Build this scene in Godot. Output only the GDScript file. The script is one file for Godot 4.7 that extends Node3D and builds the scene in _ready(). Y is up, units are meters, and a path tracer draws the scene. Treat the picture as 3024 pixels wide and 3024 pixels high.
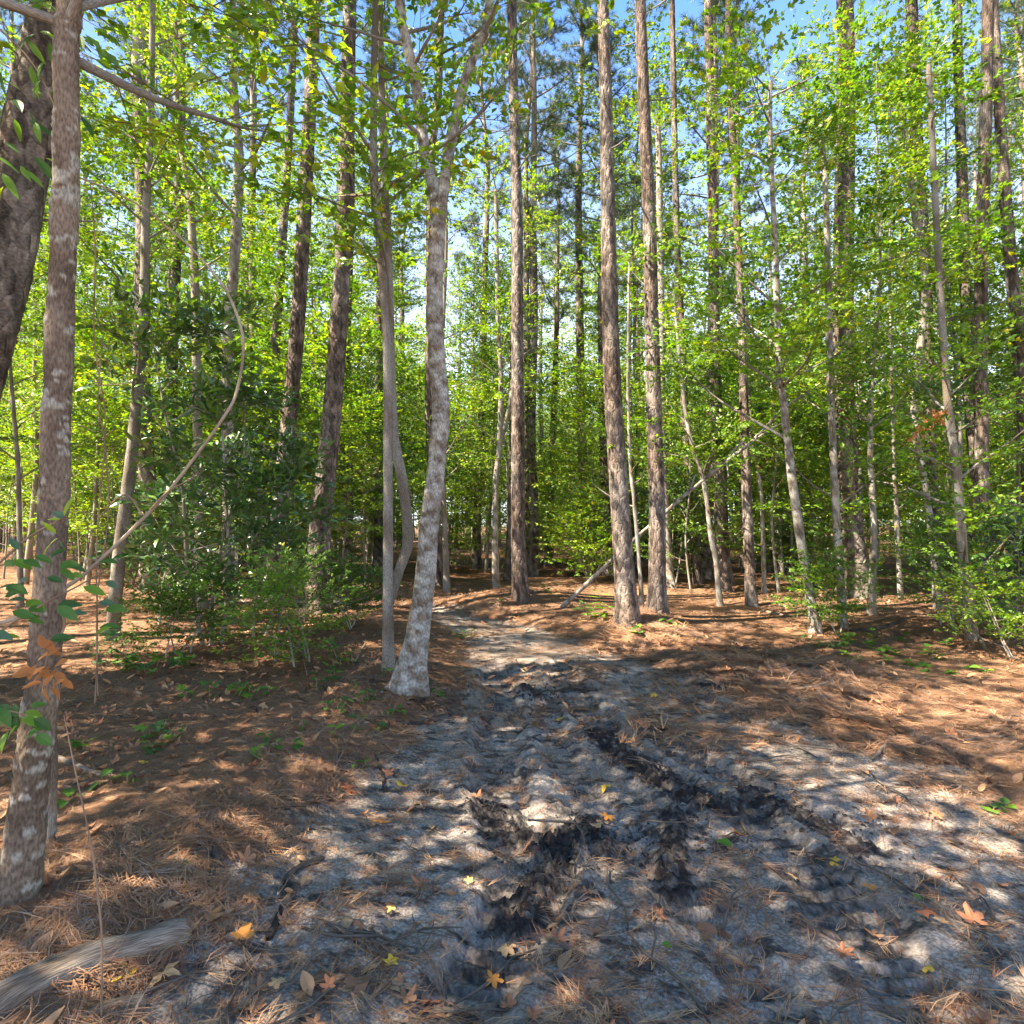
extends Node3D
# A sandy two-track trail leading into a mixed pine and hardwood wood.

const FOCAL := 610.0
const MID := 512.0
var eye := Vector3(0, 1.6, 0)
var view := Basis()
var rng := RandomNumberGenerator.new()
var used := {}
var n_low := FastNoiseLite.new()
var n_mid := FastNoiseLite.new()
var n_fine := FastNoiseLite.new()
var n_cell := FastNoiseLite.new()
var n_cellv := FastNoiseLite.new()
var M := {}


# ------------------------------------------------------------------ small helpers
class Soup:
	var v := PackedVector3Array()
	var n := PackedVector3Array()
	var c := PackedColorArray()
	var uv := PackedVector2Array()
	var ix := PackedInt32Array()

	func add(s: Soup, t: Transform3D) -> void:
		v.append_array(t * s.v)
		n.append_array(Transform3D(t.basis.orthonormalized(), Vector3.ZERO) * s.n)
		c.append_array(s.c)

	func tri(a: Vector3, b: Vector3, d: Vector3, up: Vector3, col: Color) -> void:
		var g := (b - a).cross(d - a)
		v.append(a)
		if g.dot(up) < 0.0:
			v.append(b); v.append(d)
		else:
			v.append(d); v.append(b)
		for k in 3:
			n.append(up); c.append(col)

	func mesh() -> ArrayMesh:
		var a := []
		a.resize(Mesh.ARRAY_MAX)
		a[Mesh.ARRAY_VERTEX] = v
		a[Mesh.ARRAY_NORMAL] = n
		a[Mesh.ARRAY_COLOR] = c
		if uv.size() == v.size():
			a[Mesh.ARRAY_TEX_UV] = uv
		if ix.size():
			a[Mesh.ARRAY_INDEX] = ix
		var m := ArrayMesh.new()
		m.add_surface_from_arrays(Mesh.PRIMITIVE_TRIANGLES, a)
		return m


func named(base: String) -> String:
	if not used.has(base):
		used[base] = 0
		return base
	used[base] += 1
	return "%s_%03d" % [base, used[base]]


func thing(called: String, at: Vector3, label: String, category: String, group := "") -> Node3D:
	var o := Node3D.new()
	o.name = named(called)
	add_child(o)
	o.position = at
	o.set_meta("label", label)
	o.set_meta("category", category)
	if group != "":
		o.set_meta("group", group)
	return o


func part(parent: Node, called: String, m: Mesh, mat: Material, t := Transform3D.IDENTITY) -> MeshInstance3D:
	var o := MeshInstance3D.new()
	o.name = called
	o.mesh = m
	o.material_override = mat
	o.transform = t
	parent.add_child(o, true)
	return o


func solo(called: String, m: Mesh, mat: Material, at: Vector3, label: String, category: String, group := "") -> MeshInstance3D:
	var o := MeshInstance3D.new()
	o.name = named(called)
	o.mesh = m
	o.material_override = mat
	add_child(o)
	o.position = at
	o.set_meta("label", label)
	o.set_meta("category", category)
	if group != "":
		o.set_meta("group", group)
	return o


func ray(x: float, y: float) -> Vector3:
	return view * Vector3((x - MID) / FOCAL, -(y - MID) / FOCAL, -1.0)


func at(x: float, y: float, depth: float) -> Vector3:
	var r := ray(x, y)
	return eye + r * (depth / -r.z)


func ground_at(x: float, y: float) -> Vector3:
	var r := ray(x, y)
	var t := -eye.y / r.y
	for k in 5:
		var p := eye + r * t
		t = lerpf(t, (height(p.x, p.z) - eye.y) / r.y, 0.8)
	var q := eye + r * t
	q.y = height(q.x, q.z)
	return q


func rr(a: float, b: float) -> float:
	return rng.randf_range(a, b)


# ------------------------------------------------------------------ lie of the land
func path_x(z: float) -> float:
	var d := -z
	if d < 4.5:
		return 0.48 + 0.03 * d
	return 0.615 - 0.055 * (d - 4.5) * (d - 4.5) * 0.75


func path_half(z: float) -> float:
	return lerpf(1.75, 0.8, clampf((-z - 2.6) / 6.0, 0, 1))


func path_mask(x: float, z: float) -> float:
	# 1 on the trail, 0 off it
	var m := 0.0
	if z > -10.6:
		var hw := path_half(z) * (1.0 + 0.12 * n_mid.get_noise_2d(x * 1.3, z * 1.3))
		var dx := x - path_x(z)
		if dx > 0:
			hw *= 1.25
		m = 1.0 - smoothstep(hw * 0.8, hw * 1.35, absf(dx))
	var right := x - path_x(maxf(z, -8.0))
	if right > 0.0 and z > -9.5:
		m = maxf(m, 0.75 * smoothstep(0.12, 0.4, n_mid.get_noise_2d(x * 0.8 + 30.0, z * 1.5)) * (1.0 - smoothstep(2.2, 4.2, right)))
	if x < -0.3:
		var cz := -10.7 - 1.6 * (1.0 - exp(-(-0.3 - x) * 0.5))
		m = maxf(m, (1.0 - smoothstep(0.45, 0.95, absf(z - cz))) * smoothstep(-0.3, -0.9, x))
	return m


var ruts := [
	{"p": [Vector2(0.45, -7.2), Vector2(0.62, -5.6), Vector2(0.82, -4.6), Vector2(1.1, -3.72), Vector2(1.3, -3.35), Vector2(1.4, -2.6), Vector2(1.4, -1.9)], "w": 0.17, "d": 0.045, "m": 0.6},
	{"p": [Vector2(1.0, -5.4), Vector2(1.25, -4.3), Vector2(1.5, -3.6), Vector2(1.7, -3.15), Vector2(1.75, -2.7)], "w": 0.14, "d": 0.035, "m": 0.6},
	{"p": [Vector2(-0.2, -7.0), Vector2(-0.1, -5.2), Vector2(-0.12, -4.2), Vector2(-0.02, -3.5), Vector2(0.12, -3.05), Vector2(0.1, -2.8), Vector2(-0.1, -2.3), Vector2(-0.2, -1.9)], "w": 0.18, "d": 0.05, "m": 0.5},
	{"p": [Vector2(0.3, -5.8), Vector2(0.32, -4.6), Vector2(0.46, -3.7), Vector2(0.7, -3.0), Vector2(0.85, -2.3), Vector2(0.9, -1.8)], "w": 0.13, "d": 0.025, "m": 0.25},
]
var mud := [
	{"p": [Vector2(0.66, -4.85), Vector2(0.8, -4.45), Vector2(1.0, -3.85), Vector2(1.16, -3.45)], "w": 0.115, "h": 0.07},
	{"p": [Vector2(-0.16, -3.7), Vector2(-0.05, -3.45), Vector2(0.12, -3.2)], "w": 0.115, "h": 0.035},
	{"p": [Vector2(0.27, -3.2), Vector2(0.2, -2.92), Vector2(0.08, -2.7), Vector2(0.02, -2.52)], "w": 0.11, "h": 0.065},
	{"p": [Vector2(0.9, -3.38), Vector2(0.82, -3.1), Vector2(0.7, -2.75)], "w": 0.095, "h": 0.05},
	{"p": [Vector2(0.42, -3.45), Vector2(0.47, -3.2), Vector2(0.44, -3.0)], "w": 0.07, "h": 0.04},
	{"p": [Vector2(1.42, -3.7), Vector2(1.6, -3.3), Vector2(1.72, -3.05)], "w": 0.10, "h": 0.035},
	{"p": [Vector2(0.14, -6.0), Vector2(0.26, -5.7)], "w": 0.07, "h": 0.04},
	{"p": [Vector2(1.9, -6.0), Vector2(2.3, -5.9)], "w": 0.115, "h": 0.035},
]


func on_line(pts: Array, q: Vector2) -> Vector4:
	# (distance, way along, whole length, side)
	var best := 9.0
	var s_best := 0.0
	var s := 0.0
	var side := 0.0
	for k in pts.size() - 1:
		var a: Vector2 = pts[k]
		var b: Vector2 = pts[k + 1]
		var ab := b - a
		var l := ab.length()
		var t := clampf((q - a).dot(ab) / (l * l), 0, 1)
		var d := q.distance_to(a + ab * t)
		if d < best:
			best = d
			s_best = s + t * l
			side = signf(ab.cross(q - a))
		s += l
	return Vector4(best, s_best, s, side)


func rut_at(x: float, z: float) -> Vector2:
	# (height change, how much wet black muck)
	if x < -0.6 or x > 2.5 or z < -7.4 or z > -1.5:
		return Vector2.ZERO
	var dh := 0.0
	var muck := 0.0
	var q := Vector2(x, z)
	var wob := n_mid.get_noise_2d(x * 3.0, z * 3.0)
	var fine := n_fine.get_noise_2d(x * 16.0, z * 16.0)
	for r in ruts:
		var l := on_line(r.p, q)
		var w: float = r.w
		if l.x > w * 2.2:
			continue
		var u := l.x / (w * (1.0 + 0.25 * wob))
		var fade := smoothstep(0.0, 0.3, l.y) * smoothstep(l.z, l.z - 0.3, l.y)
		var depth: float = r.d * fade * (0.8 + 0.15 * wob)
		var bowl := 1.0 - smoothstep(0.75, 1.1, u)
		var berm := exp(-pow((u - 1.3) / 0.25, 2.0))
		var bar := smoothstep(-0.25, 0.35, sin(TAU * (l.y / 0.085) + u * 1.5)) - 0.5
		dh += -depth * bowl + depth * 0.45 * berm + bar * 0.021 * bowl * fade * smoothstep(-0.45, -0.05, wob)
		muck = maxf(muck, r.m * fade * bowl * clampf(0.6 + 0.9 * wob + 0.4 * fine, 0, 1))
	for r in mud:
		var l := on_line(r.p, q)
		var w: float = r.w * (1.0 + 0.4 * wob + 0.35 * fine)
		var k := exp(-pow(l.x / w, 2.0) * 1.3)
		if k < 0.02:
			continue
		dh += r.h * k * (1.0 + 0.45 * fine)
		muck = maxf(muck, smoothstep(0.1, 0.62, k + 0.15 * fine))
	return Vector2(dh, muck)


func gauss(x: float, z: float, cx: float, cz: float, r: float) -> float:
	return exp(-((x - cx) * (x - cx) + (z - cz) * (z - cz)) / (r * r))


func height_soft(x: float, z: float, m: float) -> float:
	var h := n_low.get_noise_2d(x, z) * 0.07
	h -= 0.05 * m
	h += 0.10 * (1.0 - m) * smoothstep(0.2, -1.2, x - path_x(maxf(z, -9.0)) + 1.2)
	h += 0.20 * gauss(x, z, 0.0, -12.4, 1.1) + 0.16 * gauss(x, z, 1.85, -9.7, 0.8) + 0.12 * gauss(x, z, 7.4, -13.0, 1.2)
	h += 0.10 * gauss(x, z, -1.05, -5.85, 0.6)
	return h


func height(x: float, z: float) -> float:
	return height_soft(x, z, path_mask(x, z)) + rut_at(x, z).x


func ground_normal(x: float, z: float) -> Vector3:
	var e := 0.06
	return Vector3(height(x - e, z) - height(x + e, z), 2 * e, height(x, z - e) - height(x, z + e)).normalized()


# ------------------------------------------------------------------ sheets and tubes
func sheet(s: Soup, cols: int, rows: int, wrap: bool, first: int) -> void:
	# normals and triangles of a grid already put into s.v from FIRST on
	var nn := PackedVector3Array()
	nn.resize(cols * rows)
	for i in rows:
		var i0 := maxi(i - 1, 0)
		var i1 := mini(i + 1, rows - 1)
		for j in cols:
			var j0 := j - 1
			var j1 := j + 1
			if wrap:
				j0 = cols - 2 if j == 0 else j - 1
				j1 = 1 if j == cols - 1 else j + 1
			else:
				j0 = maxi(j0, 0)
				j1 = mini(j1, cols - 1)
			var du := s.v[first + i * cols + j1] - s.v[first + i * cols + j0]
			var dv := s.v[first + i1 * cols + j] - s.v[first + i0 * cols + j]
			nn[i * cols + j] = du.cross(dv).normalized()
	s.n.append_array(nn)
	var ii := PackedInt32Array()
	ii.resize((cols - 1) * (rows - 1) * 6)
	var k := 0
	for i in rows - 1:
		for j in cols - 1:
			var a := first + i * cols + j
			ii[k] = a; ii[k + 1] = a + cols; ii[k + 2] = a + 1
			ii[k + 3] = a + 1; ii[k + 4] = a + cols; ii[k + 5] = a + cols + 1
			k += 6
	s.ix.append_array(ii)


func spline(p: Array, t: float) -> Vector3:
	var k := clampi(int(t), 0, p.size() - 2)
	var f := t - k
	var a: Vector3 = p[maxi(k - 1, 0)]
	var b: Vector3 = p[k]
	var c: Vector3 = p[k + 1]
	var d: Vector3 = p[mini(k + 2, p.size() - 1)]
	return 0.5 * (2.0 * b + (c - a) * f + (2.0 * a - 5.0 * b + 4.0 * c - d) * f * f + (3.0 * b - 3.0 * c + d - a) * f * f * f)


func tube(s: Soup, pts: Array, rad: Array, sides: int, step: float, bark: String, seed_at := 0.0, flare := 0.0) -> void:
	var first := s.v.size()
	var rows := 0
	var nrm := Vector3.RIGHT
	var along := 0.0
	var stations := PackedFloat32Array()
	for k in pts.size() - 1:
		var l: float = (pts[k + 1] - pts[k]).length()
		var c := maxi(1, int(ceil(l / step)))
		for j in c:
			stations.append(k + j / float(c))
	stations.append(pts.size() - 1.0)
	var prev: Vector3 = pts[0]
	for t in stations:
		var o := spline(pts, t)
		var dir := (spline(pts, minf(t + 0.05, pts.size() - 1.0)) - spline(pts, maxf(t - 0.05, 0.0))).normalized()
		nrm = (nrm - dir * nrm.dot(dir))
		if nrm.length() < 0.01:
			nrm = dir.cross(Vector3.UP)
		nrm = nrm.normalized()
		var bin := dir.cross(nrm)
		along += o.distance_to(prev)
		prev = o
		var k := mini(int(t), pts.size() - 2)
		var r: float = lerpf(rad[k], rad[k + 1], t - k)
		for j in sides + 1:
			var th := TAU * (j % sides) / sides
			var out := nrm * cos(th) + bin * sin(th)
			var q := Vector3(cos(th) * r, along, sin(th) * r)
			var lump := 0.0
			var col := Color.WHITE
			match bark:
				"pine":
					var e := n_cell.get_noise_3d(q.x * 26.0 + seed_at, q.y * 10.0, q.z * 26.0)
					var cv := n_cellv.get_noise_3d(q.x * 26.0 + seed_at, q.y * 10.0, q.z * 26.0)
					var g := n_mid.get_noise_3d(q.x * 2.0 + seed_at, q.y * 0.6, q.z * 2.0)
					lump = clampf((e + 0.98) * 0.022, 0.0, 0.011) + cv * 0.002
					var tone := 0.75 + 0.38 * cv + 0.25 * g
					col = Color(0.36, 0.265, 0.215).lerp(Color(0.42, 0.36, 0.32), clampf(0.5 + g, 0, 1)) * tone
				"lichen":
					var g := n_mid.get_noise_3d(q.x * 5.0 + seed_at, q.y * 3.0, q.z * 5.0)
					var f := n_fine.get_noise_3d(q.x * 22.0 + seed_at, q.y * 34.0, q.z * 22.0)
					var b := n_fine.get_noise_3d(q.x * 8.0 + seed_at + 40, q.y * 13.0, q.z * 8.0)
					lump = 0.004 * f + 0.006 * g
					col = Color(0.17, 0.122, 0.088).lerp(Color(0.245, 0.19, 0.142), clampf(0.5 + 0.9 * f + 0.5 * g, 0, 1)) * (0.9 + 0.3 * g)
					if b + 0.25 * f + 0.35 * n_mid.get_noise_2d(q.y * 1.1, seed_at) > 0.36:
						col = Color(0.38, 0.345, 0.285) * (0.9 + 0.2 * f)
						lump += 0.0015
				"pale":
					var g := n_mid.get_noise_3d(q.x * 4.0 + seed_at, q.y * 2.0, q.z * 4.0)
					var f := n_fine.get_noise_3d(q.x * 18.0 + seed_at, q.y * 40.0, q.z * 18.0)
					var b := n_fine.get_noise_3d(q.x * 7.0 + seed_at + 40, q.y * 10.0, q.z * 7.0)
					var e := n_cell.get_noise_3d(q.x * 14.0 + seed_at, q.y * 14.0, q.z * 14.0)
					lump = 0.003 * f + 0.008 * g
					col = Color(0.27, 0.235, 0.195).lerp(Color(0.36, 0.34, 0.305), clampf(0.5 + 1.5 * b, 0, 1)) * (0.93 + 0.2 * f)
					if b + 0.3 * f < -0.27:
						col = Color(0.20, 0.155, 0.115) * (0.95 + 0.4 * f)
					elif e > -0.22 and g < 0.12:
						col *= 0.8
					elif b - 0.2 * f > 0.3:
						col = Color(0.45, 0.43, 0.39)
				"grey":
					var g := n_mid.get_noise_3d(q.x * 4.0 + seed_at, q.y * 1.5, q.z * 4.0)
					var f := n_fine.get_noise_3d(q.x * 20.0 + seed_at, q.y * 16.0, q.z * 20.0)
					lump = 0.004 * f * minf(1.0, r * 20.0)
					col = Color(0.195, 0.158, 0.125).lerp(Color(0.32, 0.295, 0.26), clampf(0.5 + 1.2 * g + 0.6 * f, 0, 1))
				"wood":
					var f := n_fine.get_noise_3d(q.x * 40.0 + seed_at, q.y * 3.5, q.z * 40.0)
					var g := n_mid.get_noise_3d(q.x * 6.0 + seed_at, q.y * 2.5, q.z * 6.0)
					lump = 0.006 * f + 0.012 * g * minf(1.0, r * 15.0)
					col = Color(0.185, 0.138, 0.103).lerp(Color(0.36, 0.29, 0.23), clampf(0.6 + 0.9 * f + 0.8 * g, 0, 1))
				"root":
					var f := n_fine.get_noise_3d(q.x * 30.0 + seed_at, q.y * 14.0, q.z * 30.0)
					var g := n_mid.get_noise_3d(q.x * 6.0 + seed_at, q.y * 5.0, q.z * 6.0)
					lump = 0.004 * f + 0.004 * g
					col = Color(0.055, 0.046, 0.042).lerp(Color(0.16, 0.125, 0.10), clampf(0.35 + 1.2 * f + g, 0, 1))
				"stem":
					var f := n_mid.get_noise_3d(seed_at, q.y * 3.0, 0.0)
					col = Color(0.25, 0.17, 0.115) * (1.0 + 0.5 * f)
				"blond":
					var f := n_mid.get_noise_3d(seed_at, q.y * 4.0, 0.0)
					col = Color(0.34, 0.27, 0.20) * (1.0 + 0.4 * f)
			var fl := 0.0
			if flare > 0.0:
				var low := exp(-along / (0.22 + flare * 0.3))
				fl = r * flare * low * (0.45 + 0.9 * maxf(0.0, sin(th * 2.0 + seed_at) * 0.6 + sin(th * 3.0 + seed_at * 2.3) * 0.6))
			s.v.append(o + out * (r + lump + fl))
			s.c.append(Color(col.r, col.g, col.b))
			s.uv.append(Vector2(j / float(sides), along / 0.9))
		rows += 1
	sheet(s, sides + 1, rows, true, first)


func tube_mesh(pts: Array, rad: Array, sides: int, step: float, bark: String, seed_at := 0.0, flare := 0.0) -> ArrayMesh:
	var s := Soup.new()
	tube(s, pts, rad, sides, step, bark, seed_at, flare)
	return s.mesh()


# ------------------------------------------------------------------ leaves
func leaf_oval(wide: float, fold: float, curl: float, stations: int, col: Color) -> Soup:
	# a pointed leaf of length 1 along +x, upper side +y
	var s := Soup.new()
	var mid := []
	var left := []
	var right := []
	for k in stations + 1:
		var t := k / float(stations)
		var w := wide * pow(sin(PI * pow(t, 0.8)), 0.9) * 0.5
		var y := -curl * t * t
		mid.append(Vector3(t, y, 0))
		left.append(Vector3(t, y + fold * w, -w))
		right.append(Vector3(t, y + fold * w, w))
	for k in stations:
		for side in 2:
			var e: Array = left if side == 0 else right
			var g: Vector3 = (mid[k + 1] - mid[k]).cross(e[k] + e[k + 1] - mid[k] - mid[k + 1])
			if g.y < 0:
				g = -g
			g = g.normalized()
			if k > 0:
				s.tri(mid[k], mid[k + 1], e[k], g, col)
			if k < stations - 1:
				s.tri(mid[k + 1], e[k + 1], e[k], g, col)
			elif k == 0:
				s.tri(mid[k], mid[k + 1], e[k + 1], g, col)
	return s


func leaf_lobed(lobes: int, cut: float, cup: float, seed_at: float, col: Color) -> Soup:
	# a palmate leaf, stalk at the origin, about 1 across
	var s := Soup.new()
	var centre := Vector3(0.42, -0.02, 0)
	var rim := []
	var count := lobes * 4
	for k in count + 1:
		var f := k / float(count)
		var a := lerpf(-2.75, 2.75, f)
		var lobe := absf(sin(f * PI * lobes))
		var r := lerpf(cut, 1.0, pow(lobe, 1.4)) * (0.56 - 0.07 * absf(a) / 2.75 * 2.0)
		r *= 1.0 + 0.1 * sin(seed_at + k * 2.1)
		var y := cup * r * r * (1.0 + 0.8 * sin(a * 2.0 + seed_at)) + 0.04 * sin(seed_at * 3.0 + k * 1.7)
		rim.append(centre + Vector3(cos(a) * r, y, sin(a) * r))
	for k in count:
		var g: Vector3 = (rim[k] - centre).cross(rim[k + 1] - centre)
		if g.y < 0:
			g = -g
		s.tri(centre, rim[k], rim[k + 1], g.normalized(), col)
	s.tri(Vector3(0, -0.03, 0.0), centre + Vector3(0, 0, 0.02), centre - Vector3(0, 0, 0.02), Vector3.UP, col)
	return s


func tinted(s: Soup, col: Color) -> Soup:
	var o := Soup.new()
	o.v = s.v
	o.n = s.n
	o.c.resize(s.v.size())
	o.c.fill(col)
	return o


func spray(leaves: Array, tones: Array, count: int, length: float, size: float, droop: float, bushy := false) -> Soup:
	# a leafy twig along +x
	var s := Soup.new()
	var brown := Color(0.16, 0.12, 0.09)
	var twigs := []
	twigs.append([Vector3.ZERO, Vector3(length, -droop * length, 0)])
	for k in 4:
		var f := 0.15 + 0.2 * k
		var side := 1.0 if k % 2 == 0 else -1.0
		twigs.append([Vector3(length * f, -droop * length * f, 0), Vector3(length * (f + rr(0.2, 0.35)), -droop * length * f + rr(-0.12, 0.1), side * length * rr(0.25, 0.5))])
	for t in twigs:
		var a: Vector3 = t[0]
		var b: Vector3 = t[1]
		var w := Vector3(0, 0.004, 0)
		s.tri(a - w, a + w, b, Vector3(0, 0, 1), brown)
		w = Vector3(0, 0, 0.004)
		s.tri(a - w, a + w, b, Vector3.UP, brown)
	for k in count:
		var t: Array = twigs[k % twigs.size()]
		var a: Vector3 = t[0]
		var b: Vector3 = t[1]
		var f := rr(0.25, 1.02)
		var p := a.lerp(b, f) + Vector3(rr(-0.02, 0.02), rr(-0.03, 0.02), rr(-0.03, 0.03))
		var out := atan2(-(b - a).z, (b - a).x) + rr(-1.2, 1.2)
		var tip := rr(-0.55, 0.5) if not bushy else rr(-0.2, 1.0)
		var bs := Basis(Vector3.UP, out) * Basis(Vector3.FORWARD, -tip) * Basis(Vector3.RIGHT, rr(-0.7, 0.7))
		var l: Soup = leaves[rng.randi() % leaves.size()]
		var col: Color = tones[rng.randi() % tones.size()]
		var sz := size * rr(0.7, 1.25)
		s.add(tinted(l, col * rr(0.8, 1.2)), Transform3D(bs.scaled(Vector3.ONE * sz), p))
	return s


func needle_tuft(count: int, size: float, tones: Array) -> Soup:
	var s := Soup.new()
	for k in count:
		var a := rr(0, TAU)
		var e := rr(0.15, 1.25)
		var d := Vector3(cos(e), sin(e) * cos(a), sin(e) * sin(a))
		var l := size * rr(0.7, 1.1)
		var side := d.cross(Vector3(rr(-1, 1), rr(-1, 1), rr(-1, 1))).normalized()
		var b := d * 0.01 - Vector3.RIGHT * rr(0.0, 0.12)
		var w := side * 0.0032
		var c: Color = tones[rng.randi() % tones.size()] * rr(0.8, 1.2)
		s.tri(b - w, b + w, b + d * l + Vector3(0, -0.015, 0), d.cross(side).normalized(), c)
	return s


# ------------------------------------------------------------------ crowns
func toward(d: Vector3) -> Basis:
	# a basis whose x runs along d, y as upright as it can be
	var x := d.normalized()
	var z := x.cross(Vector3.UP)
	if z.length() < 0.05:
		z = Vector3.BACK
	z = z.normalized()
	return Basis(x, z.cross(x), z)


func limb_points(a: Vector3, dir: Vector3, length: float, lift: float) -> Array:
	var p := [a]
	var d := dir.normalized()
	var q := a
	for k in 4:
		d = (d + Vector3(rr(-0.22, 0.22), lift * 0.25 + rr(-0.1, 0.1), rr(-0.22, 0.22))).normalized()
		q += d * length / 4.0
		p.append(q)
	return p


func leafy(stem: Array, rad: Array, from: float, count: int, reach: float, sprays: Array, per: int, lift: float, wood: Soup, leaf: Soup, bark: String, tiny := false, ss := 1.0) -> Array:
	# limbs and leaf sprays round a stem; returns the limbs' own meshes if WOOD is null
	var meshes := []
	var turn := rr(0, TAU)
	for k in count:
		var f := lerpf(from, 1.0, pow((k + rr(0.1, 0.9)) / count, 0.9))
		var t := f * (stem.size() - 1)
		var a := spline(stem, t)
		turn += 2.4 + rr(-0.5, 0.5)
		var el := rr(0.15, 0.75)
		var d := Vector3(cos(turn) * cos(el), sin(el), sin(turn) * cos(el))
		var ln := reach * (1.0 - 0.55 * (f - from) / maxf(1.0 - from, 0.01)) * rr(0.55, 1.15)
		var p := limb_points(a, d, ln, lift)
		var ki := mini(int(t), stem.size() - 2)
		var r0 := minf(lerpf(rad[ki], rad[ki + 1], t - ki) * 0.5, 0.006 + 0.011 * ln)
		var ra := [r0, r0 * 0.8, r0 * 0.6, r0 * 0.4, 0.002]
		if wood != null:
			tube(wood, p, ra, 4 if tiny else 5, 0.6 if tiny else 0.4, bark, k)
		else:
			meshes.append(tube_mesh(p, ra, 6, 0.2, bark, k))
		for j in per:
			var g := 4.0 * pow(rr(0.06, 1.0), 0.75)
			var q := spline(p, g)
			var dd := spline(p, minf(g + 0.3, 4.0)) - spline(p, maxf(g - 0.3, 0.0))
			dd = dd.normalized() + Vector3(rr(-0.9, 0.9), rr(-0.45, 0.35), rr(-0.9, 0.9))
			leaf.add(sprays[rng.randi() % sprays.size()], Transform3D(toward(dd).scaled(Vector3.ONE * rr(0.75, 1.2) * ss), q))
	for j in 4:
		leaf.add(sprays[rng.randi() % sprays.size()], Transform3D(toward(Vector3(rr(-1, 1), 0.8, rr(-1, 1))).scaled(Vector3.ONE * ss), stem[-1]))
	return meshes


func pine_top(tall: float, limbs: int, tufts: int, tuft_kinds: Array) -> Array:
	# [wood, needles] of a pine's crown, from the lowest limb up
	var wood := Soup.new()
	var need := Soup.new()
	var stem := [Vector3.ZERO, Vector3(rr(-0.1, 0.1), tall * 0.35, rr(-0.1, 0.1)), Vector3(rr(-0.2, 0.2), tall * 0.7, rr(-0.2, 0.2)), Vector3(rr(-0.2, 0.2), tall, rr(-0.2, 0.2))]
	tube(wood, stem, [0.10, 0.075, 0.045, 0.012], 8, 0.5, "pine", tall)
	var turn := rr(0, TAU)
	for k in limbs:
		var f := (k + rr(0, 0.8)) / limbs
		var a := spline(stem, f * 2.97)
		turn += 2.4 + rr(-0.4, 0.4)
		var el := lerpf(-0.05, 0.9, f) + rr(-0.2, 0.25)
		var ln := lerpf(2.9, 0.7, f) * rr(0.6, 1.1) * (0.55 if f < 0.08 else 1.0)
		var p := limb_points(a, Vector3(cos(turn) * cos(el), sin(el), sin(turn) * cos(el)), ln, 0.45)
		tube(wood, p, [0.028, 0.022, 0.016, 0.010, 0.004], 4, 0.5, "grey", k)
		if rng.randf() < 0.12 and f < 0.3:
			continue
		for j in tufts:
			var g := rr(1.1, 4.0)
			var base := spline(p, g)
			var off := Vector3(rr(-1, 1), rr(-0.35, 0.7), rr(-1, 1)) * rr(0.05, 0.42)
			var q := base + off
			if off.length() > 0.12 and j % 2 == 0:
				tube(wood, [base, q], [0.005, 0.003], 3, 1.0, "stem", j)
			var d := (off.normalized() * 0.7 + (spline(p, 4.0) - spline(p, 2.0)).normalized() * 0.5 + Vector3(0, 0.35, 0))
			need.add(tuft_kinds[rng.randi() % tuft_kinds.size()], Transform3D(toward(d).scaled(Vector3.ONE * rr(0.85, 1.2)), q))
	return [wood.mesh(), need.mesh()]


# ------------------------------------------------------------------ materials
func noise_of(kind: int, freq: float, seed_v: int, oct := 1) -> FastNoiseLite:
	var n := FastNoiseLite.new()
	n.noise_type = kind
	n.frequency = freq
	n.seed = seed_v
	n.fractal_type = FastNoiseLite.FRACTAL_FBM if oct > 1 else FastNoiseLite.FRACTAL_NONE
	n.fractal_octaves = oct
	return n


func grain(size: int, freq: float, seed_v: int, oct: int, lo: float, hi: float, squash := 1) -> ImageTexture:
	# grey grain between lo and hi
	var n := noise_of(FastNoiseLite.TYPE_SIMPLEX, freq, seed_v, oct)
	var im := n.get_seamless_image(size, size / squash)
	if squash > 1:
		im.resize(size, size, Image.INTERPOLATE_CUBIC)
	im.convert(Image.FORMAT_L8)
	var d := im.get_data()
	for k in d.size():
		d[k] = int(clampf(lerpf(lo, hi, d[k] / 255.0), 0, 1) * 255.0)
	var out := Image.create_from_data(size, size, false, Image.FORMAT_L8, d)
	out.convert(Image.FORMAT_RGB8)
	out.generate_mipmaps()
	return ImageTexture.create_from_image(out)


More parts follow.
